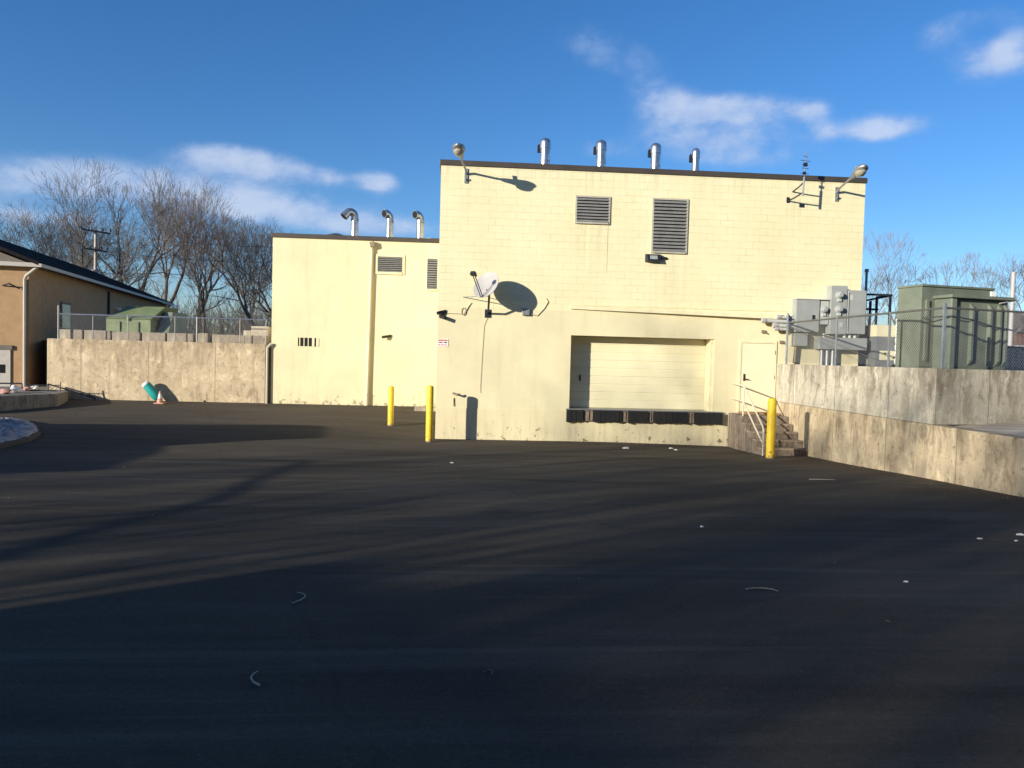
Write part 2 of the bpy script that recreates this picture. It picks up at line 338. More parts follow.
def tag(o, label=None, cat=None, group=None, kind=None):
    for k, v in (('label', label), ('category', cat), ('group', group), ('kind', kind)):
        if v: o[k] = v
    return o
def thing(name, label, cat, u, w, z, rot=0.0, group=None):
    o = bpy.data.objects.new(name, None); COL.objects.link(o); o.empty_display_size = 0.2
    o.location = yard(u, w, z); o.rotation_euler = (0, 0, YAW + rot); return tag(o, label, cat, group)
def wthing(name, label, cat, p, rot=0.0, group=None):
    o = bpy.data.objects.new(name, None); COL.objects.link(o); o.empty_display_size = 0.2
    o.location = Vector(p); o.rotation_euler = (0, 0, rot); return tag(o, label, cat, group)
def place(o, u, w, z, rot=0.0):
    o.location = yard(u, w, z); o.rotation_euler = (0, 0, YAW + rot); return o

# ------------------------------------------------------------------ ground
def sheet(name, us, ws, h, mat):
    b = MB(); vs = [(u, w, h(u, w)) for w in ws for u in us]; n = len(us)
    fs = [(j * n + i, j * n + i + 1, (j + 1) * n + i + 1, (j + 1) * n + i) for j in range(len(ws) - 1) for i in range(n - 1)]
    b.add(vs, fs); o = b.build(name, mat, smooth=True); place(o, 0, 0, 0); return tag(o, kind='structure')
def span(a, b, s):
    n = max(1, int(round((b - a) / s))); return [a + (b - a) * i / n for i in range(n + 1)]
def lot_h(u, w):
    z = G(u, w)
    return z + 0.012 * math.sin(u * 0.9 + 1.3 * math.sin(w * 0.5)) * sstep(-1, -5, w) + 0.010 * math.sin(w * 1.1 + u * 0.35) * sstep(-1, -5, w)
sheet('asphalt_lot', span(-60, -18, 6) + span(-17, 14, 0.5) + span(20, 60, 8), span(-75, -30, 9) + span(-29, 10, 0.5), lot_h, 'asphalt')
gm = MB(); gm.quad((-2500, -2500, -0.7), (2500, -2500, -0.7), (2500, 2500, -0.7), (-2500, 2500, -0.7))
tag(gm.build('ground', 'earth'), kind='structure')

# ------------------------------------------------------------------ main building
BW, BH, BD = 12.75, 8.13, 13.0
mb = thing('loading_dock_building', 'tall cream painted block building with a wide roll-up dock door', 'building', 0, 0, 0)
SPLIT = 3.86; DU0, DU1, DZ0, DZ1 = 3.94, 8.28, 0.985, 3.155
b = MB(); b.box((0, 0, SPLIT), (BW, BD, BH - 0.155)); b.build('block_wall', 'block', mb)
b = MB()
b.box((0, 0, 0.93), (DU0, 0.6, SPLIT)); b.box((DU1, 0, 0.93), (BW, 0.6, SPLIT)); b.box((DU0, 0, DZ1), (DU1, 0.6, SPLIT))
b.box((0, 0.6, -0.6), (BW, BD, SPLIT))
b.build('concrete_wall', 'lower', mb)
b = MB(); b.box((-0.0, -0.012, -0.6), (8.75, 0.6, 0.93)); b.box((8.75, 0.0, -0.6), (BW, 0.6, 0.93)); b.box((DU0, 0.0, 0.93), (DU1, 0.6, DZ0 - 0.012))
b.build('plinth', 'plinth', mb)
b = MB(); b.box((-0.04, -0.04, BH - 0.155), (BW + 0.04, BD + 0.04, BH)); cop = b.build('roof_coping', 'coping', mb, bevel=0.01)
# dock door: seven horizontal ribs panels
dd = MB(); n = 9; hgt = (DZ1 - DZ0) / n
for i in range(n):
    z0 = DZ0 + i * hgt; dd.box((DU0 + 0.003, 0.52 + 0.004 * (i % 2), z0 + 0.012), (DU1 - 0.003, 0.56, z0 + hgt - 0.006))
dd.box((DU0 + 0.003, 0.535, DZ0), (DU1 - 0.003, 0.58, DZ1 - 0.003))
door = dd.build('dock_door', 'doorpaint', mb, bevel=0.006)
h = MB(); h.box((4.30, 0.49, 1.80), (4.34, 0.522, 1.98)); h.build('handle', 'black', door)
j = MB(); j.box((DU1 - 0.10, 0.05, DZ0), (DU1 - 0.003, 0.50, DZ1 - 0.003)); j.build('door_jamb', 'trimcream', mb)
# dock edge: steel lip and laminated rubber bumpers with steel brackets between
lip = MB(); lip.box((3.84, -0.09, 0.955), (8.58, 0.5, 0.982)); lip.build('dock_lip', 'greymetal', mb)
rnd = random.Random(3)
segs = [(3.86, 4.36), (4.66, 5.50), (5.72, 6.28), (6.48, 7.48), (7.72, 8.56)]
for a, c in segs:
    bm_ = MB(); x = a
    while x < c - 0.01:
        x2 = min(c, x + 0.07); dz = rnd.uniform(-0.018, 0.018)
        bm_.box((x, -0.15 - rnd.uniform(0, .02), 0.60 + dz + 0.03 * math.sin((x - a) / (c - a) * 3.1)), (x2 - 0.004, -0.014, 0.948)); x = x2
    bm_.build('dock_bumper', 'rubber', mb)
for a, c in zip(segs[:-1], segs[1:]):
    p = MB(); p.box((a[1] + 0.02, -0.10, 0.63), (c[0] - 0.02, -0.014, 0.945)); p.box(((a[1] + c[0]) / 2 - 0.012, -0.13, 0.66), ((a[1] + c[0]) / 2 + 0.012, -0.10, 0.93))
    p.build('bumper_bracket', 'rustplate', mb)
# steel person door
pd = MB(); pd.box((9.12, -0.018, 0.985), (10.14, 0.03, 3.06)); pdo = pd.build('person_door', 'doorpaint', mb, bevel=0.004)
fr = MB(); fr.box((9.04, -0.032, 0.985), (9.105, 0.03, 3.15)); fr.box((10.15, -0.032, 0.985), (10.19, 0.03, 3.15)); fr.box((9.105, -0.032, 3.075), (10.15, 0.03, 3.15)); fr.build('door_frame', 'trimcream', pdo)
hd = MB(); hd.box((9.19, -0.035, 1.93), (9.245, -0.018, 2.14)); hd.tube([(9.217, -0.035, 1.98), (9.217, -0.08, 1.98), (9.33, -0.085, 1.98)], 0.016); hd.build('handle', 'black', pdo)
for z in (1.25, 2.0, 2.75):
    hg = MB(); hg.tube([(10.145, -0.03, z), (10.145, -0.03, z + 0.11)], 0.014); hg.build('hinge', 'rustplate', pdo)
# louvred wall vents
def louvre(parent, u0, u1, z0, z1, n, fm='louvreframe', fw=0.05, sm='louvre'):
    f = MB(); y0 = -0.035
    f.box((u0, y0, z0), (u0 + fw, 0.01, z1)); f.box((u1 - fw, y0, z0), (u1, 0.01, z1))
    f.box((u0 + fw, y0, z1 - fw), (u1 - fw, 0.01, z1)); f.box((u0 + fw, y0 - 0.025, z0), (u1 - fw, 0.01, z0 + fw))
    f.box((u0 + fw, -0.008, z0 + fw), (u1 - fw, 0.004, z1 - fw))
    fo = f.build('louvre_vent', fm, parent)
    v = MB(); v.box((u0 + fw, -0.011, z0 + fw), (u1 - fw, -0.009, z1 - fw)); v.build('vent_backing', 'void', fo)
    s = MB(); hh = (z1 - z0 - 2 * fw) / n
    for i in range(n):
        z = z0 + fw + i * hh
        s.obox(((u0 + u1) / 2, -0.034, z + hh * 0.42), ((u1 - u0) / 2 - fw, 0, 0), (0, -0.020, -hh * 0.32), (0, 0.0025, -0.0025))
    s.build('slats', sm, fo)
louvre(mb, 3.95, 4.99, 6.44, 7.26, 8)
louvre(mb, 6.25, 7.33, 5.66, 7.28, 15)
# long painted duct above the door, standing further off the wall to the right
d = MB()
d.add([(3.9, -0.05, 3.93), (10.45, -0.20, 3.80), (10.45, -0.003, 3.80), (3.9, -0.003, 3.93), (3.9, -0.05, 4.03), (10.45, -0.20, 3.93), (10.45, -0.003, 3.93), (3.9, -0.003, 4.03)],
      [(0, 3, 2, 1), (4, 5, 6, 7), (0, 1, 5, 4), (1, 2, 6, 5), (2, 3, 7, 6), (3, 0, 4, 7)])
d.build('wall_duct', 'trimcream', mb)
fl = MB(); fl.box((3.9, -0.02, 4.035), (10.45, -0.002, 4.06)); fl.build('drip_edge', 'trimcream', mb)
# patched rectangle of old blockwork, and small fittings on the lower wall
pt = MB(); pt.box((4.36, -0.008, 5.02), (4.94, 0.0, 6.40)); pt.build('wall_patch', 'block', mb)
ft = MB(); ft.tube([(0.50, 0.0, 1.36), (0.50, -0.12, 1.36), (0.62, -0.15, 1.32), (0.70, -0.12, 1.34)], 0.03); ft.tube([(0.52, -.02, 1.22), (0.52, -0.03, 0.98)], 0.012); ft.build('hose_tap', 'rustplate', mb)
cn = MB(); cn.tube([(0.28, -0.01, 3.69), (0.62, -0.01, 3.69), (0.74, -0.02, 3.66), (0.80, -0.03, 3.76), (0.90, -0.02, 3.92), (0.98, -0.01, 4.02)], 0.012, 5)
cn.tube([(0.74 + 0.07 * math.cos(a * .7), -0.03, 3.76 + 0.11 * math.sin(a * .7)) for a in range(10)], 0.01, 5); cn.build('cable_coil', 'cable', mb)

# steel vent stacks on both roofs
def capped(parent, u, w, zb, zt, r, n=18):
    p = MB(); p.loft([((u, w, z), (r, 0, 0), (0, r, 0)) for z in (zb, zt - .34)], n); o = p.build('vent_stack', 'galv', parent, smooth=True)
    c = MB(); secs = [((u, w, zt - .34 + .001), (r * 1.12, 0, 0), (0, r * 1.12, 0)), ((u, w, zt - .16), (r * 1.12, 0, 0), (0, r * 1.12, 0))]
    for k in range(1, 6): a = R(90) * k / 5; secs.append(((u, w, zt - .16 + .16 * math.sin(a)), (r * 1.12 * max(.05, math.cos(a)), 0, 0), (0, r * 1.12 * max(.05, math.cos(a)), 0)))
    c.loft(secs, n); c.build('rain_cap', 'galv', o, smooth=True)
    k = MB(); k.box((u - r * 1.12 - .07, w - .05, zt - .46), (u - r * .95, w + .05, zt - .24)); k.tube([(u - r - .05, w, zt - .46), (u - r - .05, w, zt - .20)], .02, 6); k.build('stack_bracket', 'steel', o)
    for z in (zt - .75,):
        k = MB(); k.tube([(u, w, z), (u, w, z + .04)], r * 1.04, n); k.build('band', 'greymetal', o, smooth=True)
    return o
def stack(parent, u, w, zb, zt, r, bend, mouth_len=0.3, n=14):
    bx, by = bend; pts = [(u, w, zb), (u, w, zt - 0.28)]; R_ = max(r * 1.25, 0.18)
    ang = R(150) if mouth_len > 0.25 else R(105)
    for k in range(1, 8):
        a = ang * k / 7; pts.append((u + bx * R_ * (1 - math.cos(a)), w + by * R_ * (1 - math.cos(a)), zt - 0.28 + R_ * math.sin(a)))
    d = Vector(pts[-1]) - Vector(pts[-2]); d.normalize(); e = Vector(pts[-1]) + d * mouth_len * 0.5; pts.append(tuple(e))
    p = MB(); p.tube(pts, r, n, cap=True); o = p.build('vent_stack', 'galv', parent, smooth=True)
    c = MB(); c.tube([Vector(pts[-1]) - d * 0.10, Vector(pts[-1]) + d * 0.004], r * 1.08, n); c.build('collar', 'galv', o, smooth=True)
    m_ = MB(); m_.tube([Vector(pts[-1]) + d * 0.004, Vector(pts[-1]) + d * 0.007], r * 0.95, n); m_.build('mouth', 'void', o)
    k = MB(); k.tube([(u, w, zt - 0.42), (u, w, zt - 0.36)], r * 1.07, n); k.build('band', 'greymetal', o, smooth=True)
    return o
for px, pt_, hw_ in ((545.5, 138, 5), (601.5, 140, 5), (656, 143, 5), (696, 148, 3.8)):
    w = 1.8; q = on_w(px, pt_, w); r = hw_ / 768 * 25.0
    capped(mb, q.x, w, BH - 0.1, q.z, r * 0.95)

# ------------------------------------------------------------------ wing
WW = 7.0; WU0 = -6.43; WH = 6.88
wg = thing('side_wing_building', 'lower cream stucco wing set back left of the dock', 'building', 0, WW, 0)
b = MB(); b.box((WU0, 0, -0.3), (-0.01, 9, WH - 0.16)); b.build('stucco_wall', 'wing', wg)
b = MB(); b.box((WU0 - 0.05, -0.05, WH - 0.16), (-0.01, 9.05, WH)); b.build('roof_coping', 'coping', wg, bevel=0.01)
def wq(px, py): return on_w(px, py, WW)
a = wq(375.5, 254); c = wq(404.5, 275); louvre(wg, a.x, c.x, c.z, a.z, 8, 'trimcream', 0.09)
a = wq(426, 257); c = wq(438.5, 291); louvre(wg, a.x, c.x, c.z, a.z, 13, 'trimcream', 0.06)
# small barred vent
a = wq(298, 337.5); c = wq(317, 346.5); v = MB(); v.box((a.x, -0.006, c.z), (c.x, 0.01, a.z)); vo = v.build('barred_vent', 'void', wg)
s = MB()
for k in range(5): x = a.x + (c.x - a.x) * (0.08 + 0.22 * k); s.box((x, -0.02, c.z), (x + (0.03 if k < 3 else 0.09), -0.006, a.z))
s.build('bars', 'trimcream', vo)
# downspout with scupper hood
t0 = wq(371.5, 246); t1 = wq(366.5, 404)
dp = MB(); dp.tube([(t0.x - .02, -0.02, t0.z + 0.10), (t0.x, -0.10, t0.z + .05), (t0.x + .02, -0.09, t0.z - 0.2), (t1.x + 0.02, -0.085, t1.z + 0.5), (t1.x, -0.085, t1.z + 0.3)], 0.058, 10)
dp.tube([(t1.x, -0.085, t1.z + 0.42), (t1.x, -0.085, t1.z - 0.05)], 0.078, 10); dp.build('downspout', 'trimcream', wg, smooth=True)
hd = MB(); hd.obox((t0.x + 0.04, -0.12, t0.z + 0.05), (0.08, 0, 0.03), (0, 0.08, 0), (-0.02, 0, 0.09)); hd.build('scupper_box', 'rustplate', wg)
for px, pt_, ml in ((355, 210, 0.34), (390, 212, 0.10), (420.5, 213, 0.10)):
    q = on_w(px, pt_, WW + 1.5); stack(wg, q.x, 1.5, WH - 0.1, q.z + 0.0, 0.15, (-0.86, -0.5) if ml > .2 else (-.72, -.69), ml)
q = on_w(336, 231, WW + 1.5); v = MB(); v.loft([((q.x, 1.5, WH - .1), (.28, 0, 0), (0, .28, 0)), ((q.x, 1.5, WH + 0.1), (.28, 0, 0), (0, .28, 0)), ((q.x, 1.5, WH + 0.2), (.38, 0, 0), (0, .38, 0)), ((q.x, 1.5, WH + 0.28), (.15, 0, 0), (0, .15, 0))]); v.build('roof_fan', 'galv', wg, smooth=True)
q = on_w(434, 233, WW + 2); v = MB(); v.box((q.x - .35, 2, WH - .1), (q.x + .4, 2.6, WH + 0.32)); v.build('roof_curb', 'dish', wg)
# white corner pipe at the left end
e = wq(268, 345); p = MB(); p.tube([(WU0 - 0.12, -0.10, 0.35), (WU0 - 0.12, -0.10, e.z - 0.1), (WU0 + 0.02, -0.08, e.z + 0.06)], 0.045, 8); p.build('corner_pipe', 'housetrim', wg, smooth=True)
ks = on_z(426, 410, 0.42); o = MB().box((-0.42, -0.12, -0.1), (0.42, 0.12, 0.13)).build('concrete_kerb', 'barrier', bevel=0.02)
tag(place(o, ks.x, ks.y, G(ks.x, ks.y)), 'short tan concrete kerb block lying between the two left bollards', 'kerb')

# ------------------------------------------------------------------ wall-mounted things
def cobra(label, u, z, dx, group='floodlights on the dock wall'):
    t = thing('wall_floodlight', label, 'floodlight', u, 0, z, 0, group)
    p = MB(); p.box((-0.05, -0.03, -0.30), (0.05, 0.0, 0.12)); p.tube([(0, -0.03, -0.24), (0.0, -0.10, -0.16)], 0.022); p.build('wall_plate', 'greymetal', t)
    a = MB(); a.tube([(0, -0.02, -0.04), (dx * .1, -0.20, 0.06), (dx * .5, -0.75, 0.16), (dx * .6, -1.0, 0.22)], 0.032, 8); a.build('arm', 'greymetal', t, smooth=True)
    hd = MB(); ax = Vector((dx, -1.8, 0.36)).normalized(); up = Vector((0, 0, 1)); rt = ax.cross(up).normalized(); upv = rt.cross(ax)
    s0 = Vector((dx * .55, -0.90, 0.19)); secs = []
    for f, rx, rz in ((0, .045, .045), (.08, .06, .06), (.30, .09, .075), (.5, .15, .10), (.68, .185, .11), (.82, .165, .095), (.93, .09, .06), (1, .015, .015)):
        secs.append((s0 + ax * (0.85 * f), rt * rx, upv * rz))
    hd.loft(secs, 16); ho = hd.build('lamp_head', 'greymetal', t, smooth=True)
    ln = MB(); c0 = s0 + ax * 0.56 - upv * 0.05
    ln.loft([(c0 + upv * .0, rt * .15, ax * .19), (c0 - upv * .08, rt * .135, ax * .17), (c0 - upv * .13, rt * .08, ax * .10), (c0 - upv * .145, rt * .02, ax * .03)], 16); ln.build('lens', 'lens', ho, smooth=True)
    ph = MB(); c1 = s0 + ax * 0.35 + upv * 0.08; ph.tube([c1, c1 + upv * 0.10], 0.045, 10); ph.build('photocell', 'dish', ho, smooth=True)
cobra('cobra-head floodlight on an arm at the left end of the roofline', 0.73, 7.78, -0.26)
cobra('cobra-head floodlight on an arm at the right end of the roofline', 11.86, 7.70, -0.06)
t = thing('wall_pack_light', 'small dark wall pack light under the tall louvre', 'wall light', 6.33, 0, 5.50)
b = MB(); b.add([(-.25, 0, -.12), (.22, 0, -.12), (.22, 0, .12), (-.25, 0, .12), (-.20, -.18, -.10), (.17, -.18, -.10), (.20, -.10, .11), (-.23, -.10, .11)],
                [(0, 1, 2, 3), (4, 7, 6, 5), (0, 4, 5, 1), (1, 5, 6, 2), (2, 6, 7, 3), (3, 7, 4, 0)]); b.build('housing', 'steel', t, bevel=0.008)
b = MB(); b.obox((-0.02, -0.150, 0.01), (.11, 0, 0), (0, 0.025, .055), (0, -.006, .003)); b.build('lens', 'glass', t)
b = MB(); b.tube([(.22, -0.06, 0.0), (.34, -0.05, 0.02), (.40, -0.01, .01)], 0.035, 8); b.build('conduit_elbow', 'steel', t)

# satellite dish
t = thing('satellite_dish', 'white satellite dish on a bracket casting a dark oval shadow', 'satellite dish', 1.46, 0, 3.72)
top = Vector((0.0, -0.68, 0.58))
b = MB(); b.box((-.09, -.02, -.12), (.09, 0, .12)); b.tube([(0, -.01, 0), (0, -0.40, 0.15), (0.0, -0.62, 0.36), top], 0.03, 8); b.build('mast', 'steel', t, smooth=True)
nrm = Vector((-0.52, -0.70, 0.49)).normalized(); side = nrm.cross(Vector((0, 0, 1))).normalized(); upd = side.cross(nrm)
dc = top + nrm * 0.10 + upd * 0.17 + Vector((-.10, 0, 0))
b = MB(); rr = []; NR = 28
for k in range(9):
    f = k / 8; rad = 0.40 * f + 0.004; dep = 0.085 * f * f - 0.085
    rr.append([dc + nrm * dep + side * (rad * math.cos(2 * math.pi * i / NR)) + upd * (rad * 1.08 * math.sin(2 * math.pi * i / NR)) for i in range(NR)])
for k in range(8, -1, -1):
    f = k / 8; rad = 0.402 * f + 0.004; dep = 0.085 * f * f - 0.097
    rr.append([dc + nrm * dep + side * (rad * math.cos(2 * math.pi * i / NR)) + upd * (rad * 1.08 * math.sin(2 * math.pi * i / NR)) for i in range(NR)])
b.rings(rr); b.build('reflector', 'dish', t, smooth=True)
b = MB(); bot = dc - upd * 0.41 - nrm * 0.02; lnb = dc + nrm * 0.62 - upd * 0.06
for sgn in (-1, 1): b.tube([bot + side * .035 * sgn, lnb - upd * 0.05 + side * .035 * sgn], 0.014, 6)
b.tube([top, bot], 0.025, 8); b.build('feed_arm', 'steel', t)
b = MB(); b.tube([lnb + nrm * 0.06, lnb - nrm * 0.10], [0.05, 0.035], 10); b.obox(lnb + nrm * .05 - upd * .03, side * .07, upd * .05, nrm * .05); b.build('receiver', 'black', t)
b = MB(); b.tube([dc - nrm * .10 - upd * .12, top], 0.05, 8); b.build('back_bracket', 'steel', t)
b = MB(); b.tube([(-0.74, -0.01, 0.46), top - Vector((0, 0, .12))], 0.012, 6); b.tube([(1.0, -0.01, 0.22), top - Vector((0, 0, .16))], 0.010, 6); b.build('brace', 'greymetal', t)
b = MB(); b.tube([(0.0, -.015, -.10), (-.10, -.015, -.35), (-.13, -.015, -1.0), (-.15, -.015, -1.6), (-.17, -.015, -2.2), (-.16, -.02, -2.33)], 0.0055, 5); b.build('cable', 'cable', t)
t2 = thing('junction_box', 'small grey cable box on the wall below the dish shadow', 'junction box', 2.57, 0, 3.80)
b = MB(); b.box((-.11, -.09, -.10), (.11, 0, .10)); b.build('box_body', 'greymetal', t2, bevel=0.01)
b = MB(); b.tube([(.11, -.03, -.05), (.35, -.02, -.10), (.55, -.02, .12), (.66, -.02, .32), (.60, -.01, .42)], 0.012, 5); b.build('cable', 'cable', t2)

# antenna
t = thing('roof_antenna', 'thin vertical antenna on two brackets near the right roof corner', 'antenna', 10.42, 0, 7.58)
mx = Vector((0.12, -0.62, 0.1))
b = MB()
for z, x in ((-.18, -.05), (.10, .08)): b.tube([(x, 0, z - .05), (x * .5 + .06, -.3, z), (mx.x, mx.y, z + .08)], 0.022, 6)
b.box((-.10, -.025, -.28), (-.02, 0, -.12)); b.box((.30, -.025, -.40), (.44, 0, -.30)); b.build('wall_bracket', 'steel', t)
b = MB(); b.tube([mx + Vector((0, 0, -.30)), mx + Vector((0.02, 0, .25))], 0.028, 8); b.tube([mx + Vector((0.02, 0, .2)), mx + Vector((.06, 0, 0.98))], 0.014, 6); b.build('mast', 'greymetal', t)
b = MB()
for z, l in ((.35, .14), (.5, .12), (.60, .10), (.72, .16), (.84, .08)): b.tube([mx + Vector((.04 - l, -.04, z)), mx + Vector((.04 + l, .04, z))], 0.008, 5)
b.box((mx.x - .02, mx.y - .03, .42), (mx.x + .06, mx.y + .03, .5)); b.box((mx.x - .01, mx.y - .04, .66), (mx.x + .09, mx.y + .04, .76)); b.build('elements', 'steel', t)

# cameras and little fittings
def seccam(label, u, w, z, rot, s=1.0):
    t = thing('security_camera', label, 'security camera', u, w, z, rot, 'cameras on the walls')
    b = MB(); b.box((-.04, -.03, -.05), (.04, 0, .05)); b.tube([(0, -.02, 0), (0, -.12 * s, -.02)], .018, 6); b.build('mount', 'steel', t)
    b = MB(); b.obox((0, -.20 * s, -.03), (.045, 0, 0), (0, .16 * s, .03), (0, -.008, .045)); b.build('camera_body', 'black', t, bevel=0.006)
seccam('dark bullet camera at the building corner, the upper one of the pair', 0.22, 0, 3.74, R(-62), .75)
seccam('dark bullet camera at the building corner, the lower one of the pair', 0.07, 0, 3.60, R(35), .75)
q = wq(391, 336); seccam('dark bullet camera alone on the wing wall right of the downspout', q.x, WW, q.z, R(-60), 1.0)
t = thing('wall_sign', 'small white sign with red lettering at the left corner of the dock wall', 'sign', 0.16, -0.001, 2.83)
b = MB(); b.box((-.16, -.012, -.105), (.16, 0, .105)); b.build('sign_panel', 'white', t)
b = MB(); b.box((-.14, -.0145, .055), (.14, -.0125, .088))
for x0, x1, z0, z1 in ((-.12, .0, -.01, .025), (-.13, -.07, -.075, -.05), (-.05, .03, -.075, -.05), (.05, .12, -.075, -.05)): b.box((x0, -.0145, z0), (x1, -.0125, z1))
b.build('red_marks', 'red', t)
b = MB(); b.add([(.04, -.0145, -.005), (.10, -.0145, -.005), (.10, -.0145, -.02), (.13, -.0145, .01), (.10, -.0145, .04), (.10, -.0145, .025), (.04, -.0145, .025)], [(0, 1, 2, 3, 4, 5, 6)]); b.build('dark_mark', 'black', t)

# ------------------------------------------------------------------ bollards
def bollard(label, px, py, z, top_px, dia):
    q = on_z(px, py, z); g = G(q.x, q.y); tq = on_w(px, top_px, q.y); H = tq.z - g
    t = thing('bollard', label, 'bollard', q.x, q.y, g, 0, 'yellow steel bollards')
    r = dia / 2; b = MB(); b.loft([((0, 0, -.2), (r, 0, 0), (0, r, 0)), ((0, 0, H - .06), (r, 0, 0), (0, r, 0)), ((0, 0, H - .02), (r * .86, 0, 0), (0, r * .86, 0)), ((0, 0, H), (r * .5, 0, 0), (0, r * .5, 0))], 24); b.build('post', 'yellow', t, smooth=True)
    b = MB(); b.loft([((0, 0, -.2), (r * 1.02, 0, 0), (0, r * 1.02, 0)), ((0, 0, .035), (r * 1.02, 0, 0), (0, r * 1.02, 0))], 24); b.build('base_scuff', 'rustplate', t, smooth=True)
    return q
bollard('shorter looking yellow bollard set back in front of the wing wall', 390.5, 426, 0.16, 386, 0.19)
bollard('yellow bollard at the left corner of the tall dock building', 429, 443, -0.015, 385.5, 0.20)
bollard('yellow bollard in front of the concrete steps', 770, 460, -0.02, 398, 0.22)

# ------------------------------------------------------------------ steps
su0, su1 = 8.78, 10.18
t = thing('concrete_steps', 'short flight of worn concrete steps up to the grey person door', 'steps', su0, 0, -0.2)
b = MB(); b.box((0, -1.05, 0), (0.2, -0.02, 1.16)); b.box((0.2, -1.05, 0), (su1 - su0, -0.02, 1.155)); b.build('landing', 'step', t, bevel=0.015)
for i in range(4):
    zt = 1.155 - 0.195 * (i + 1); w0 = -1.05 - 0.33 * i
    b = MB(); b.box((0.02 + 0.03 * i, w0 - 0.33, 0), (su1 - su0 + 0.0, w0 - 0.002, zt - 0.05)); so = b.build('step', 'step', t, bevel=0.012)
    b = MB(); b.box((0.02 + 0.03 * i, w0 - 0.345, zt - 0.048), (su1 - su0, w0 - 0.002, zt)); b.build('tread', 'tread', so, bevel=0.008)
b = MB(); b.box((0.3, -0.55, 1.157), (su1 - su0 - 0.02, -0.03, 1.21)); b.build('door_sill', 'leaf', t, bevel=0.01)
hr = thing('handrail', 'pale painted pipe handrail on the left side of the steps', 'handrail', su0 + 0.06, 0, 0.0)
b = MB()
b.tube([(0, -.02, 1.86), (0, -1.02, 1.80), (0, -1.12, 1.74), (0, -2.50, 0.78), (0, -2.58, 0.62)], 0.024, 8); b.build('top_rail', 'railwhite', hr, smooth=True)
b = MB(); b.tube([(0, -.02, 1.40), (0, -1.02, 1.36), (0, -2.50, 0.34)], 0.022, 8); b.build('mid_rail', 'railwhite', hr, smooth=True)
for w_, z0, z1 in ((-1.03, 0.95, 1.80), (-2.56, -0.06, 0.72)):
    b = MB(); b.tube([(0, w_, z0), (0, w_, z1)], 0.024, 8); b.build('post', 'railwhite', hr, smooth=True)

# ------------------------------------------------------------------ right retaining walls and terrace
UW = 10.2
A1 = on_u(936, 366, UW); LZ = on_u(936, 425, UW).z
wc = A1.y                                             # where the upper wall turns away
TZ = 2.47
sd = Vector((math.cos(R(13)), math.sin(R(13)), 0))     # turned section, in yard axes
LEDGE = 1.33
t = thing('retaining_wall', 'long stained concrete retaining wall at the right edge of the lot', 'wall', UW, 0, 0)
b = MB(); NSEG = 24
vs = []
W_END = -20.0
poly = [(0.0, -0.003), (0.0, W_END), (0.35, W_END), (0.35, -0.003)]
b.prism(poly, -0.7, LEDGE); b.build('lower_wall', 'retwall', t, bevel=0.02)
b = MB(); th = 0.3; cx_, cy_ = 0.012, wc
far = Vector((cx_, cy_, 0)) + sd * 26
nx, ny = -sd.y * th, sd.x * th
b.prism([(cx_, -0.003), (cx_, cy_), (far.x, far.y), (far.x + nx, far.y + ny), (cx_ + th, cy_ + th * sd.x + th * (1 + sd.y) * sd.y / sd.x), (cx_ + th, -0.003)], LEDGE + 0.003, TZ); b.build('upper_wall', 'upperwall', t, bevel=0.015)
# ledge slab between the two walls
lb_ = MB(); fu = UW + 0.352; fz0 = LEDGE - .03
qa = (fu, W_END, fz0); qb = (fu, wc + .1, fz0); qc = (UW + 4.5, wc + 4.5 * sd.y / sd.x + .1, fz0 + .22); qd = (UW + 40, wc + 40 * sd.y / sd.x + .1, fz0 + .22); qe = (UW + 40, W_END, fz0)
lb_.add([qa, qb, qc, qd, qe], [(0, 2, 1), (0, 4, 2), (4, 3, 2)]); lb_.add([(x, y, z - .6) for x, y, z in (qa, qb, qc, qd, qe)], [(1, 2, 0), (2, 4, 0), (2, 3, 4)])
o = lb_.build('ledge', 'deck'); place(o, 0, 0, 0); tag(o, kind='structure')
o = MB().prism([(UW + 0.32, 0.5), (UW + 0.32, wc + 0.3), (UW + far.x - 0.2, far.y + 0.4), (UW + 300, far.y + 120), (UW + 300, 300), (13.2, 300), (13.2, 0.5)], 1.4, TZ - 0.03).build('upper_terrace', 'earth'); place(o, 0, 0, 0); tag(o, kind='structure')
b = MB().box((UW + .3, 0.0, 1.4), (13.3, 0.5, TZ - 0.035)); o = b.build('terrace_edge', 'deck'); place(o, 0, -0.51, 0); tag(o, kind='structure')

def chainlink(p0, p1, H, pitch, r, z0=0.05):
    b = MB(); p0 = Vector(p0); p1 = Vector(p1); L = (p1 - p0).length; d = (p1 - p0) / L
    n = int((L + H) / pitch)
    for sgn in (0, 1):
        for i in range(n):
            s0 = -H + i * pitch; a0 = max(0.0, s0); a1 = min(L, s0 + H)
            if a1 - a0 < 0.02: continue
            h0, h1 = a0 - s0, a1 - s0
            if sgn: h0, h1 = H - h0, H - h1
            q0 = p0 + d * a0 + Vector((0, 0, z0 + h0)); q1 = p0 + d * a1 + Vector((0, 0, z0 + h1))
            b.tube([q0, q1], r, 3, cap=False)
    return b
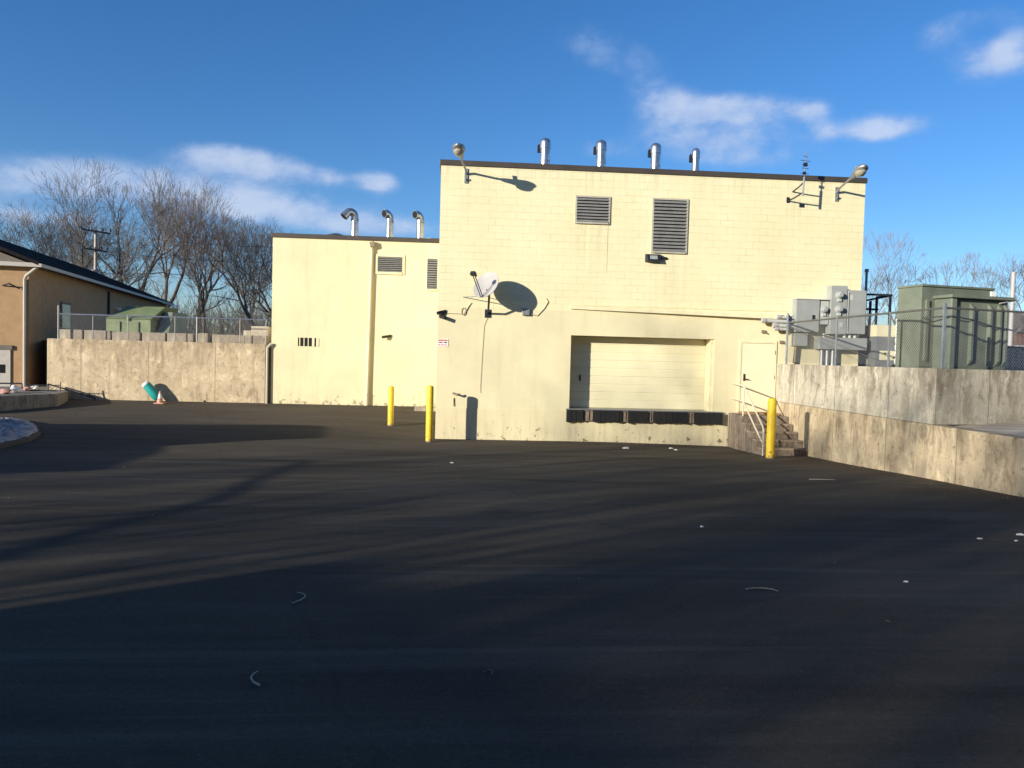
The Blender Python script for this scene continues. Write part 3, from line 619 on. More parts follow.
# right fence along the wall top: root at the wall's corner
f = thing('chain_link_fence', 'galvanised chain link fence along the top of the right retaining wall', 'fence', UW + 0.15, wc, TZ)
FH = 1.22
e0 = Vector((0.0, -wc - 0.35, 0)); e1 = Vector((0.02, 0.06, 0)); e2 = e1 + sd * 14
q = on_u(786, 305, UW + .15); q2 = on_u(838, 300, UW + .15); q3 = on_u(891, 300, UW + .15)
posts = [e0, Vector((0, q2.y - wc, 0)), Vector((0, q3.y - wc, 0)), e1, e1 + sd * 3.1, e1 + sd * 6.2, e1 + sd * 9.3, e1 + sd * 12.4]
for i, p in enumerate(posts):
    b = MB(); big = i in (0, 3); b.tube([p - Vector((0, 0, .003)), p + Vector((0, 0, FH + (0.30 if i == 0 else 0.10 if big else 0.02)))], 0.036 if big else 0.027, 8); b.build('fence_post', 'galv', f, smooth=True)
b = MB(); b.tube([e0 + Vector((0, 0, FH)), e1 + Vector((0, 0, FH)), e2 + Vector((0, 0, FH))], 0.022, 8); b.build('top_rail', 'rail', f, smooth=True)
m1 = chainlink(e0, e1, FH, 0.075, 0.0027); m2 = chainlink(e1, e2, FH, 0.075, 0.0027); m1.add(m2.v, m2.f); m1.build('wire_mesh', 'galv', f)
b = MB(); b.tube([e0 + Vector((0, 0, FH * .93)), Vector((0, q2.y - wc, FH * .45)), Vector((0, q3.y - wc, 0.06))], 0.008, 5); b.build('brace_rod', 'rail', f)

# electrical gear on the wall end
def eb(name, mat, u0, u1, z0, z1, d, parent, w0=0.0, bev=0.012):
    b = MB(); b.box((u0, -w0 - d, z0), (u1, -w0 - 0.001, z1)); return b.build(name, mat, parent, bevel=bev)
def meter(parent, u, z, w):
    b = MB(); b.tube([(u, w, z), (u, w - .05, z)], .105, 20); m = b.build('meter', 'cabinetlite', parent, smooth=True)
    b = MB(); b.loft([((u, w - .05, z), (.09, 0, 0), (0, 0, .09)), ((u, w - .13, z), (.085, 0, 0), (0, 0, .085)), ((u, w - .165, z), (.06, 0, 0), (0, 0, .06)), ((u, w - .17, z), (.01, 0, 0), (0, 0, .01))], 20); b.build('glass_cover', 'glass', m, smooth=True)
    b = MB(); b.box((u - .05, w - .06, z - .19), (u + .05, w - .001, z - .11)); b.build('seal_box', 'cabinetlite', m)
t = thing('switch_cabinet', 'wide grey electrical cabinet with one meter at the wall corner', 'electrical cabinet', 10.62, 0, 3.40)
eb('cabinet_body', 'cabinet', 0, 0.72, 0.04, 1.0, .30, t); eb('meter_panel', 'cabinetlite', .723, 1.02, .28, 0.98, .26, t); eb('cabinet_lip', 'cabinetlite', -.01, 1.03, 1.003, 1.03, .33, t)
meter(t, .86, .72, -.26); b = MB(); b.box((.50, -.33, .40), (.56, -.30, .55)); b.build('latch', 'steel', t)
t = thing('meter_cabinet', 'tall grey cabinet carrying two round glass electric meters', 'electrical cabinet', 11.66, 0, 3.40)
eb('cabinet_body', 'cabinet', 0.0, .50, .0, 1.44, .34, t)
meter(t, .24, 1.16, -.34); meter(t, .24, .74, -.34); b = MB(); b.box((.30, -.365, .22), (.40, -.34, .34)); b.build('label_plate', 'cabinetlite', t)
t = thing('tall_cabinet', 'plain tall grey electrical cabinet at the building edge', 'electrical cabinet', 12.18, 0, 3.40)
eb('cabinet_body', 'cabinet', 0.0, .56, .02, 1.32, .36, t); b = MB(); b.box((.05, -.375, 1.02), (.15, -.36, 1.18)); b.build('label_plate', 'cabinetlite', t); b = MB(); b.box((.02, -.37, .1), (.03, -.36, 1.25)); b.build('door_seam', 'steel', t)
t = thing('wiring_trough', 'long low grey wiring trough beneath the meter cabinets', 'wiring trough', 11.35, 0, 2.5)
eb('trough_body', 'cabinet', 0, 1.48, .44, .80, .34, t)
for u in (.16, .33, .50):
    b = MB(); b.tube([(u, -.2, -.04), (u, -.2, .44)], .065, 12); b.build('conduit', 'greymetal', t, smooth=True)
for u in (.20, .84, 1.0, 1.16):
    b = MB(); b.tube([(u, -.2, .80), (u, -.2, .91)], .05, 12); b.build('conduit_stub', 'cabinetlite', t, smooth=True)
t = thing('disconnect_box', 'small grey disconnect box below the left corner of the wide cabinet', 'electrical box', 10.62, 0, 3.02)
eb('box_body', 'cabinet', 0, .42, 0, .38, .24, t); b = MB(); b.box((.42, -.18, .10), (.46, -.10, .28)); b.build('switch_lever', 'steel', t); b = MB(); b.tube([(.12, -.12, 0), (.08, -.12, -.52)], .045, 10); b.build('conduit', 'rustplate', t, smooth=True)
t = thing('service_conduits', 'bundle of pale conduit ends and insulators beside the grey cabinets', 'conduits', 9.62, 0, 3.55)
for z, a0, a1, r in ((.18, .0, .95, .055), (.05, .35, 1.0, .06), (.30, .45, 1.0, .05), (-.05, .40, .9, .045)):
    b = MB(); b.tube([(a0, -.22, z + .02), (a1, -.22, z)], r, 12); o = b.build('conduit', 'cabinetlite', t, smooth=True)
    b = MB(); b.tube([(a0 - .005, -.22, z + .02), (a0 + .10, -.22, z + .018)], r * 1.45, 12); b.build('end_cap', 'dish', o, smooth=True)
for u in (.62, .82):
    b = MB(); b.box((u - .02, -.26, -.10), (u + .02, 0, .38)); b.build('strap', 'rustplate', t)
for lab, u, z in (('small dark junction fitting above the handrail on the dock wall', 9.75, 3.42), ('small dark fitting beside the person door frame, under the conduits', 10.32, 3.12)):
    b = MB(); b.box((-.05, -.06, -.04), (.05, 0, .05)); b.tube([(.03, -.05, 0), (.10, -.06, -.05)], .02, 6); o = b.build('wall_fitting', 'rustplate'); place(o, u, -0.001, z); tag(o, lab, 'fitting')

# transformer
tp = at_y(920, 330, 17.3)
ty = toyard(Vector((tp.x, tp.y, 0)))
TR = R(15) - YAW
t = thing('transformer', 'green pad-mounted transformer box with cooling fins behind the fence', 'transformer', ty.x, ty.y, TZ - 0.03, TR)
TH = 1.86; TWd = 2.0; TDp = 0.72
b = MB(); b.box((0, 0, 0), (TWd, TDp, TH)); b.build('tank', 'green', t, bevel=0.015)
b = MB(); b.box((-.02, -.03, TH), (TWd + .02, TDp + .02, TH + .05)); b.box((.3, -.55, TH - .27), (TWd + .03, -.001, TH - .20)); b.build('lid', 'green', t, bevel=0.01)
b = MB(); b.box((.35, -.50, .0), (.50, -.003, TH - .28)); b.box((.50, -.40, 0.0), (TWd, -.003, TH - .28)); b.build('terminal_compartment', 'green', t, bevel=0.02)
for x in (.95, 1.45, 1.72, 1.9):
    b = MB(); b.add([(x - .035, -.405, .10), (x + .035, -.405, .10), (x + .035, -.50, .22), (x - .035, -.50, .22), (x - .035, -.405, TH - .36), (x + .035, -.405, TH - .36), (x + .035, -.50, TH - .46), (x - .035, -.50, TH - .46)],
                    [(0, 3, 2, 1), (4, 5, 6, 7), (0, 1, 5, 4), (1, 2, 6, 5), (2, 3, 7, 6), (3, 0, 4, 7)]); b.build('cooling_fin', 'green', t, bevel=0.008)
b = MB(); b.box((.10, -.06, .2), (.17, -.002, TH - .3)); b.build('door_post', 'green', t)
b = MB(); b.tube([(-.03, -.08, 1.15), (.34, -.53, 1.18), (.9, -.53, 1.12), (1.5, -.53, .98), (1.9, -.53, .94), (2.1, -.45, .93)], .016, 6); b.build('strap_cable', 'black', t)
b = MB(); b.box((1.90, -.034, TH - .17), (2.04, -.004, TH - .03)); b.build('warning_plate', 'white', t)
b = MB(); b.tube([(1.7, -.45, TH - .34), (2.2, -.50, TH - .24)], .014, 6); b.build('lifting_bar', 'cabinetlite', t)

# steel frame, condenser, dark shade box beyond the corner
t = thing('steel_frame', 'dark steel angle frame standing beyond the building corner', 'steel frame', 12.95, 0.6, TZ - 0.03)
def fz(px, py): return on_w(px, py, 0.6) - Vector((12.95, 0.6, TZ - 0.03))
b = MB()
for px, y0, y1 in ((870.5, 301, 0), (890.5, 294.5, 0)):
    a = fz(px, y0); b.box((a.x - .03, -.03, 0), (a.x + .03, .03, a.z))
    a = a.copy(); b.box((a.x - .03, .75, 0), (a.x + .03, .81, a.z))
b.build('uprights', 'steel', t)
b = MB(); a = fz(862, 294); c = fz(892, 295.5); b.obox(((a.x + c.x) / 2, 0, (a.z + c.z) / 2), ((c.x - a.x) / 2, 0, 0), (0, .03, 0), (0, 0, .03)); b.obox((c.x - .03, .38, c.z), (.03, 0, 0), (0, .42, 0), (0, 0, .03))
a = fz(862, 302); b.tube([(a.x, .78, a.z), (c.x, .0, c.z)], .03, 6); a = fz(862, 309); c2 = fz(878, 309.5); b.box((a.x, -.03, a.z - .03), (c2.x, .03, a.z + .03)); b.build('cross_bars', 'steel', t)
t = thing('condenser_unit', 'cream banded condenser unit between the steel frame and the transformer', 'condenser', on_w(875, 350, -.45).x, -.45, TZ - 0.03)
a = on_w(875, 325, -.45); c = on_w(896, 352, -.45); wd = c.x - a.x; hz_ = a.z - TZ + .03
b = MB(); b.box((0.02, 0, 0), (wd - .02, .40, hz_)); b.build('coil_body', 'greymetal', t)
b = MB(); b.box((0, -.02, hz_ - .34), (wd, .42, hz_ + .01)); b.build('top_band', 'doorpaint', t, bevel=0.01)
b = MB(); b.box((.15, -.02, .22), (wd, .42, .50)); b.build('lower_band', 'doorpaint', t, bevel=0.01)
b = MB()
for x, z in ((.28, .42), (.55, .30), (.62, .44)): b.box((x, -.03, z - .03), (x + .05, -.021, z + .03))
b.build('vent_slots', 'void', t)
t = thing('insulator_post', 'white ribbed insulator post left of the green transformer', 'insulator', on_w(897, 350, -.62).x, -.62, TZ - .03)
b = MB(); secs = []; H_ = on_w(897, 318, -.62).z - TZ
for k in range(15):
    r = .045 if k % 2 else .075; secs.append(((0, 0, H_ * k / 14), (r, 0, 0), (0, r, 0)))
b.loft(secs, 12); b.build('ribbed_post', 'white', t, smooth=True); b = MB(); b.box((-.09, -.09, -.02), (.09, .09, .10)); b.build('foot', 'steel', t)
t = thing('corner_shade_box', 'dark grey box standing in for wall shade right behind the building corner', 'cabinet', 12.86, 0.35, TZ - .03)  # dark box placed where the wall side is only in shade
b = MB(); b.box((0, 0, 0), (.46, .5, 1.28)); b.build('cabinet_body', 'steel', t, bevel=0.015); b = MB(); b.box((.0, -.03, .0), (1.0, -.003, .36)); b.build('skirt_panel', 'cabinet', t); b = MB(); b.tube([(.40, -.02, .75), (.40, -.09, .75)], .06, 10); b.build('round_cap', 'white', t)

# ------------------------------------------------------------------ left retaining wall, blocks, fence
LW = 7.05
a = on_w(47, 338, LW); c = on_w(268, 344, LW)
LU0, LU1, LT = a.x, WU0 - 0.02, 2.70
t = thing('retaining_wall', 'tan stained concrete retaining wall left of the cream wing', 'wall', LU0, LW, 0)
b = MB(); b.box((0, 0, -.2), (LU1 - LU0 - .20, .35, LT)); b.build('wall_body', 'leftwall', t, bevel=0.02)
HC = Vector((-18.9, 30.0, 0)); HD = Vector((-0.234, 0.972, 0)).normalized()
hA = toyard(HC + HD * 2.2 + Vector((-.3, 0, 0))); hB = toyard(HC + HD * 27 + Vector((-.3, 0, 0)))
o = MB().prism([(LU0 + .02, LW + 0.352), (LU1, LW + 0.352), (LU1, 16.1), (13.2, 16.1), (13.2, 300), (-300, 300), (-300, hB.y + 1), (hB.x, hB.y), (hA.x, hA.y)], 0.2, LT - 0.06).build('left_terrace', 'earth'); place(o, 0, 0, 0); tag(o, kind='structure')
BLW = LW + 0.45
pos_words = ['block at the far left end by the first fence post', 'second block from the left end, plain grey', 'block just in front of the left edge of the green bin', 'block below the middle of the green bin', 'block just right of the green bin', 'narrow block behind the tallest middle fence post', 'longest block of the row, ending at the cream wing']
for (x0, x1), wd_ in zip(((58, 83), (84, 111), (112, 140.5), (142, 166), (167, 194), (197, 210.5), (212, 267)), pos_words):
    a = on_w(x0, 330, BLW); c = on_w(x1, 330, BLW); hgt = 0.40 + 0.02 * math.sin(x0)
    b = MB(); b.box((0, 0, 0), (c.x - a.x - 0.02, .45, hgt)); o = b.build('barrier_block', 'barrier', bevel=0.025)
    place(o, a.x, BLW, LT - 0.06, R(0.6 * math.sin(x0 * 3))); tag(o, 'concrete barrier ' + wd_, 'concrete block', 'concrete blocks on the left wall')
for (x0, x1, y0), lab in (((251, 268, 326), 'light concrete slab step stacked near the cream wing, behind the long block'),):
    a = on_w(x0, y0, BLW + .6); c = on_w(x1, y0, BLW + .6); b = MB(); b.box((0, 0, 0), (c.x - a.x, .5, a.z - LT + .06)); b.box((-.3, .02, 0), (-.003, .48, a.z - LT - .12)); o = b.build('concrete_slab', 'deck', bevel=0.02); place(o, a.x, BLW + .6, LT - .06); tag(o, lab, 'concrete slab')
fw = LW + 0.18
f = thing('chain_link_fence', 'thin chain link fence on top of the left retaining wall', 'fence', LU0, fw, LT)
a = on_w(59, 314, fw); rail = 0.92
xs = [on_w(p, 330, fw).x - LU0 for p in (58.5, 93, 128, 175, 197, 240, 266)]
for i, x in enumerate(xs):
    b = MB(); top_ = rail + (0.32 if i == 0 else 0.04); r = 0.034 if i in (0, 4) else 0.017; b.tube([(x, 0, -.003), (x, 0, top_)], r, 8); b.build('fence_post', 'post', f, smooth=True)
b = MB(); b.tube([(xs[0], 0, rail), (xs[-1], 0, rail)], .022, 8); b.build('top_rail', 'galv', f, smooth=True)
chainlink((xs[0], 0, 0), (xs[-1], 0, 0), rail, 0.09, 0.0022).build('wire_mesh', 'galv', f)
# green bin on the terrace
gw = 10.2
a = on_w(106, 328, gw); c = on_w(170, 328, gw); th_ = on_w(130, 305, gw).z
t = thing('green_bin', 'faded green dumpster with a sloped lid on the upper terrace', 'dumpster', a.x, gw, LT - .06, R(-4))
Wb = c.x - a.x; Hb = th_ - LT + .06
def frustum(b, x0, x1, y0, y1, z0, X0, X1, Y0, Y1, z1):
    b.add([(x0, y0, z0), (x1, y0, z0), (x1, y1, z0), (x0, y1, z0), (X0, Y0, z1), (X1, Y0, z1), (X1, Y1, z1), (X0, Y1, z1)], [(0, 3, 2, 1), (4, 5, 6, 7), (0, 1, 5, 4), (1, 2, 6, 5), (2, 3, 7, 6), (3, 0, 4, 7)]); return b
frustum(MB(), 0, Wb * .72, 0, 2.2, 0, 0, Wb * .72, 0, 2.2, Hb * .62).build('bin_body', 'greenlite', t, bevel=0.02)
frustum(MB(), -.03, Wb * .73, -.05, 2.2, Hb * .62 + .003, .42, Wb * .80, .9, 2.2, Hb).build('sloped_lid', 'greenlite', t, bevel=0.02)
frustum(MB(), Wb * .735, Wb * .96, .1, 2.2, 0, Wb * .80, Wb * .94, .8, 2.2, Hb * .86).build('side_pocket', 'green', t, bevel=0.02)
b = MB()
for x in (Wb * .2, Wb * .5): b.box((x, -.05, .1), (x + .08, -.003, Hb * .55))
b.box((Wb * .34, -.08, Hb * .58), (Wb * .38, -.052, Hb * .74)); b.build('ribs', 'greenlite', t)
for (p0_, p1_), lab in (((171.0, 174.0), 'white upright board behind the green bin, the wider left one'), ((175.5, 178), 'white upright board behind the green bin, the narrow right one')):
    a = on_w(p0_, 305, 16); c = on_w(p1_, 318, 16); b = MB(); b.box((0, 0, 0), (c.x - a.x, .06, a.z - LT + .06)); b.box((.02, .061, 0), (.08, .12, a.z - LT)); o = b.build('white_board', 'white', bevel=0.01); place(o, a.x, 16, LT - .06); tag(o, lab, 'board')

# cone and teal drum at the wall foot
q = on_z(160, 403.5, G(-12, 6.3)); g = G(q.x, q.y)
t = thing('traffic_cone', 'small faded orange and white traffic cone at the foot of the tan wall', 'traffic cone', q.x, q.y, g)
b = MB(); b.box((-.17, -.17, 0), (.17, .17, .04)); b.build('cone_base', 'orange', t, bevel=0.01)
def conesec(z0, z1): return [((0, 0, z), (.12 - .095 * z / .46, 0, 0), (0, .12 - .095 * z / .46, 0)) for z in (z0, z1)]
b = MB(); b.loft(conesec(.041, .20), 16); b.build('cone_lower', 'orange', t, smooth=True)
b = MB(); b.loft(conesec(.20, .36), 16); b.build('reflective_band', 'white', t, smooth=True)
b = MB(); b.loft(conesec(.36, .46), 16); b.build('cone_tip', 'pink', t, smooth=True)
q2 = on_w(146.5, 387, LW - .25); q3 = on_z(162, 401.5, G(-12, 6.4))
t = thing('teal_tube', 'teal plastic barrel with a white rim leaning behind the traffic cone', 'barrel', q3.x, LW - .32, G(q3.x, 6.7))
ax = Vector((q2.x - q3.x, .0, q2.z - G(q3.x, 6.7))); L_ = ax.length; ax.normalize(); sx = Vector((ax.z, 0, -ax.x)); sy = Vector((0, 1, 0)); o0 = Vector((0, 0, .12))
b = MB(); b.loft([(o0 + ax * s_, sx * r_, sy * r_) for s_, r_ in ((0, .13), (.03, .15), (L_ * .3, .165), (L_ * .7, .16), (L_ * .92, .15))], 20); b.build('barrel_body', 'teal', t, smooth=True)
b = MB(); b.loft([(o0 + ax * s_, sx * r_, sy * r_) for s_, r_ in ((L_ * .92 + .002, .158), (L_ + .02, .155), (L_ + .05, .12))], 20); b.build('white_rim', 'white', t, smooth=True)

# ------------------------------------------------------------------ house at far left
HC = Vector((-18.9, 30.0, 0)); HD = Vector((-0.234, 0.972, 0)).normalized(); hrot = math.atan2(HD.y, HD.x) - math.pi / 2
EZ = 5.55 - 0.6
t = wthing('stucco_house', 'tan stucco house with a dark shingle roof beyond the left wall', 'house', (HC.x, HC.y, 0.6), hrot)
HW, HL, PT = 10.0, 26.0, math.tan(R(21.5))
b = MB(); b.box((-HW, 0, -.5), (0, HL, EZ)); b.build('stucco_wall', 'stucco', t)
b = MB(); b.add([(0, -.003, EZ + .06), (-HW, -.003, EZ + .06), (-HW / 2, -.003, EZ + HW / 2 * PT - .05), (0, HL, EZ + .06), (-HW, HL, EZ + .06), (-HW / 2, HL, EZ + HW / 2 * PT - .05)], [(0, 1, 2), (5, 4, 3), (0, 3, 4, 1), (1, 4, 5, 2), (2, 5, 3, 0)]); b.build('gable', 'siding', t)
b = MB(); ov = .45; oy = .35
for sg in (0, 1):
    xe = ov if sg == 0 else -HW - ov; xr = -HW / 2; ze = EZ + .04 - ov * PT + .10; zr = EZ + HW / 2 * PT + .10
    v = [(xe, -oy, ze), (xe, HL + oy, ze), (xr, HL + oy, zr), (xr, -oy, zr)]; b.add(v + [(x, y, z + .14) for x, y, z in v], [(3, 2, 1, 0), (4, 5, 6, 7), (0, 1, 5, 4), (1, 2, 6, 5), (2, 3, 7, 6), (3, 0, 4, 7)])
b.build('roof', 'shingle', t)
b = MB(); b.box((ov - .0, -oy, EZ - .10), (ov + .10, HL + oy, EZ + .03)); b.build('gutter', 'housetrim', t)
b = MB(); b.box((-HW, -.32, EZ - .10), (ov, -.003, EZ + .055)); b.build('eave_return', 'housetrim', t)
b = MB(); b.tube([(.35, -.2, EZ - .1), (-.05, -.14, EZ - .45), (-.12, -.08, EZ - .6), (-.12, -.08, 0.2)], .06, 8); b.build('downspout', 'housetrim', t)
b = MB(); b.box((-3.6, -.05, -.4), (-.62, -.003, 1.62)); g_ = b.build('garage_door', 'housetrim', t); b = MB(); b.box((-1.3, -.06, .72), (-.8, -.051, 1.05)); b.build('pane', 'pane', g_)
b = MB(); b.box((-3.7, -.08, 1.63), (-.55, -.003, 1.80)); b.build('garage_lintel', 'siding', t)
for y0, y1, z0, z1 in ((3.6, 4.9, 2.5, 3.75), (15.0, 16.6, 2.1, 3.4)):
    b = MB(); b.box((.003, y0, z0), (.05, y1, z1)); wn = b.build('window', 'siding', t); b = MB(); b.box((.051, y0 + .12, z0 + .1), (.056, y1 - .12, z1 - .1)); b.build('pane', 'pane', wn)
b = MB(); b.tube([(.06, 11, 1.5), (.06, 11, EZ - .2)], .07, 8); b.build('vent_pipe', 'steel', t); b = MB(); b.tube([(.0, 12.6, 3.9), (.2, 12.6, 3.9), (.25, 12.6, 3.6)], .10, 8); b.build('wall_lamp', 'white', t)
b = MB(); b.tube([(-.9, -.02, EZ - .85), (-.6, -.25, EZ - .78), (-.3, -.05, EZ - .95)], .03, 6); b.build('lamp_bracket', 'steel', t)

# low kerb with oddments, rails
g0 = .62
pp = [on_z(px, py, g0) for px, py in ((-60, 404), (58, 399), (68, 396), (50, 386), (-60, 388))]
o = MB().prism([(p.x, p.y) for p in pp], .2, .80).build('planter_ledge', 'kerb', bevel=0.03); place(o, 0, 0, 0); tag(o, 'low concrete planter ledge in front of the tan house', 'planter')
rnd = random.Random(5)
def lump(name, mat, r, seed, sq=0.7):
    q = random.Random(seed); b = MB(); secs = []
    for k in range(7):
        a = math.pi * k / 6; rr_ = max(.02, math.sin(a)) * r; secs.append(((q.uniform(-.25, .25) * r, q.uniform(-.25, .25) * r, r * sq * (1 - math.cos(a))), (rr_ * q.uniform(.6, 1.5), rr_ * q.uniform(-.4, .4), 0), (0, rr_ * q.uniform(.6, 1.3), rr_ * q.uniform(-.3, .3))))
    b.loft(secs, 9); return b.build(name, mat, smooth=True)
for i, (px, py, r, mat, lab) in enumerate(((16, 391.5, .30, 'white', 'larger white bag on the planter ledge near the white downspout'), (27, 390, .2, 'pink', 'faded pink bundle on the middle of the planter ledge'), (35, 388, .15, 'white', 'small white bundle on the planter ledge beside the wire rack'), (6, 393, .22, 'pink', 'flat faded pink bundle at the left end of the planter ledge'))):
    q = on_z(px, py + 1, .80); o = lump('bundle', mat, r * .75, i + 1, .55); place(o, q.x, q.y, .80); tag(o, lab, 'bundle')
t = thing('wire_rack', 'rusty low wire rack on the right end of the planter ledge', 'rack', on_z(39, 391, .80).x, on_z(39, 391, .80).y, .80)
b = MB()
for k in range(9): b.tube([(-.6 + .14 * k, 0, 0), (-.55 + .14 * k, .25, .20)], .010, 5)
b.build('wires', 'rustplate', t); b = MB(); b.tube([(-.62, .0, .02), (.6, .0, .02)], .02, 6); b.tube([(-.56, .25, .20), (.62, .25, .21)], .015, 6); b.tube([(.62, .2, 0), (.62, .25, .32)], .022, 6); b.build('rails', 'steel', t)
a = on_w(48, 384, 6.7); c = on_w(95, 400, 6.7)
t = thing('ramp_rail', 'dark pipe rail sloping down along the foot of the tan wall', 'rail', a.x, 6.7, 0)
b = MB(); b.tube([(0, 0, a.z), (c.x - a.x, 0, c.z + .08)], .03, 6); b.build('top_rail', 'steel', t)
b = MB(); b.tube([(0, 0, .3), (0, 0, a.z)], .03, 6); b.tube([(c.x - a.x, 0, .3), (c.x - a.x, 0, c.z + .08)], .03, 6); b.build('rail_posts', 'steel', t)
a = on_w(-30, 383, 5.8); c = on_w(22, 383.5, 5.8); t = thing('ledge_rail', 'thin dark rail across the planter ledge below the garage door', 'rail', a.x, 5.8, 0)
b = MB(); b.tube([(0, 0, a.z), (c.x - a.x, 0, c.z)], .028, 6); b.build('top_rail', 'steel', t); b = MB(); b.tube([(c.x - a.x, 0, .8), (c.x - a.x, 0, c.z)], .028, 6); b.build('rail_posts', 'steel', t)

# snowy island
def isl(px, py): return on_z(px, py, .28)
pts = [(-40, 417), (0, 417.5), (14, 418), (28, 420), (38, 424.5), (41, 430), (30, 436), (0, 443), (-40, 450)]
pl = [isl(*p) for p in pts]
ic = sum((Vector((p.x, p.y)) for p in pl), Vector((0, 0))) / len(pl); ig = G(ic.x, ic.y)
o = MB().prism([(p.x, p.y) for p in pl][::-1], ig - .1, ig + .09).build('kerb_island', 'darkkerb', bevel=0.03); place(o, 0, 0, 0); tag(o, 'kerbed island with old snow at the left edge of the lot', 'kerb island')
b = MB(); ring0 = [Vector((ic.x + (p.x - ic.x) * .93, ic.y + (p.y - ic.y) * .93, ig + .095)) for p in pl]; rings = []
rnd = random.Random(8)
dense = []
for i in range(len(ring0)):
    p, q = ring0[i], ring0[(i + 1) % len(ring0)]
    for k in range(6): dense.append(p.lerp(q, k / 6))
for f_, h_ in ((1, 0), (.96, .07), (.85, .15), (.65, .19), (.4, .23), (.1, .22)):
    rings.append([Vector((ic.x + (p.x - ic.x) * f_ * (1 + rnd.uniform(-.03, .03)), ic.y + (p.y - ic.y) * f_ * (1 + rnd.uniform(-.03, .03)), ig + .095 + h_ * .55 * rnd.uniform(.75, 1.2))) for p in dense])
b.rings(rings); o = b.build('snow_patch', 'snow', smooth=True); place(o, 0, 0, 0); tag(o, 'patch of old greyish snow lying on the kerbed island', 'snow')

# ------------------------------------------------------------------ twigs and litter on the asphalt
def twig(px, py, pts, r, lab, mat='straw', name='fallen_twig', cat='twig', group='twigs on the asphalt'):
    q = on_z(px, py, .5)
    for _ in range(4): q = on_z(px, py, lot_h(q.x, q.y))
    b = MB(); b.tube([(x, y, r + .002) for x, y in pts], [r * (1 - .6 * i / (len(pts) - 1)) for i in range(len(pts))], 6); o = b.build(name, mat, smooth=True)
    place(o, q.x, q.y, lot_h(q.x, q.y)); tag(o, lab, cat, group)
twig(260, 687, [(0, 0), (-.02, .02), (-.05, .05), (-.075, .10), (-.075, .15), (-.06, .19)], .0065, 'pale curved twig nearest the camera at lower left')
twig(295, 604, [(-.02, 0), (.03, .08), (.045, .16), (.02, .22), (-.04, .26)], .0055, 'hooked pale twig on the asphalt left of centre')
twig(746, 590, [(0, 0), (.08, .03), (.16, .03), (.22, .0), (.245, -.05)], .0065, 'thin arched pale twig on the asphalt right of centre')
twig(484, 673, [(0, 0), (.03, .03), (.05, .015), (.045, -.02)], .005, 'tiny dark curl of twig at the bottom centre', 'rustplate')
twig(822, 480, [(-.25, 0), (-.1, .03), (.1, .02), (.25, -.03)], .008, 'faint thin stick lying near the right retaining wall')
def litter(px, py, s, lab, mat='white', cat='litter', seed=1):
    q = on_z(px, py, .5)
    for _ in range(4): q = on_z(px, py, lot_h(q.x, q.y))
    r_ = random.Random(seed); b = MB(); n = 7
    v = [(s * (1 + r_.uniform(-.35, .35)) * math.cos(6.283 * k / n), .6 * s * (1 + r_.uniform(-.35, .35)) * math.sin(6.283 * k / n), r_.uniform(.004, .5 * s)) for k in range(n)] + [(0, 0, s * .55)]
    v2 = [(x, y, -.004) for x, y, z in v[:n]]
    b.add(v + v2, [(k, (k + 1) % n, n) for k in range(n)] + [(k, n + 1 + k, n + 1 + (k + 1) % n, (k + 1) % n) for k in range(n)]); o = b.build('paper_scrap', mat); place(o, q.x, q.y, lot_h(q.x, q.y)); tag(o, lab, cat, 'white scraps on the asphalt')
litter(626, 448.5, .10, 'larger white scrap at the wall foot under the dock door', seed=1)
litter(671, 448.5, .06, 'white scrap at the wall foot toward the steps, left of a twin', seed=2)
litter(676, 450, .05, 'small white scrap at the wall foot nearest the steps', seed=3)
litter(702, 527, .03, 'white speck on the asphalt in the middle right of the lot', seed=4)
litter(906, 582, .02, 'lone white speck on the asphalt at lower right', seed=5)
litter(980, 539, .03, 'white speck nearest below the right retaining wall', seed=6)
litter(1016, 541, .025, 'white speck at the right edge of the lot below the wall', seed=7)
litter(452, 463, .05, 'pale scrap on the asphalt in front of the corner bollard', seed=8, mat='straw')
litter(1020, 535, .045, 'pale flake at the far right edge, above the other specks', seed=9)

rnd = random.Random(21); lf = MB()
for i in range(420):
    k = rnd.random()
    if k < .35: u, w = rnd.uniform(0.2, 8.7), -abs(rnd.gauss(0, .22)) - .04
    elif k < .6: u, w = UW - abs(rnd.gauss(0, .25)) - .04, rnd.uniform(-11, -2.7)
    elif k < .8: u, w = rnd.uniform(-14, -.3), 6.85 - abs(rnd.gauss(0, .35))
    else: u, w = rnd.uniform(-8, 9.5), rnd.uniform(-18, -.5)
    z = lot_h(u, w) + .004; a = rnd.uniform(0, 6.28); r_ = rnd.uniform(.008, .026); ca, sa = math.cos(a) * r_, math.sin(a) * r_
    lf.add([(u + ca, w + sa, z + rnd.uniform(0, .012)), (u - sa * .5, w + ca * .5, z), (u - ca, w - sa, z + rnd.uniform(0, .012)), (u + sa * .5, w - ca * .5, z)], [(0, 1, 2, 3)])
o = lf.build('leaf_litter', 'leaf'); place(o, 0, 0, 0); tag(o, 'tiny dry leaves and grit scattered along the wall feet', 'leaf litter', kind='stuff')

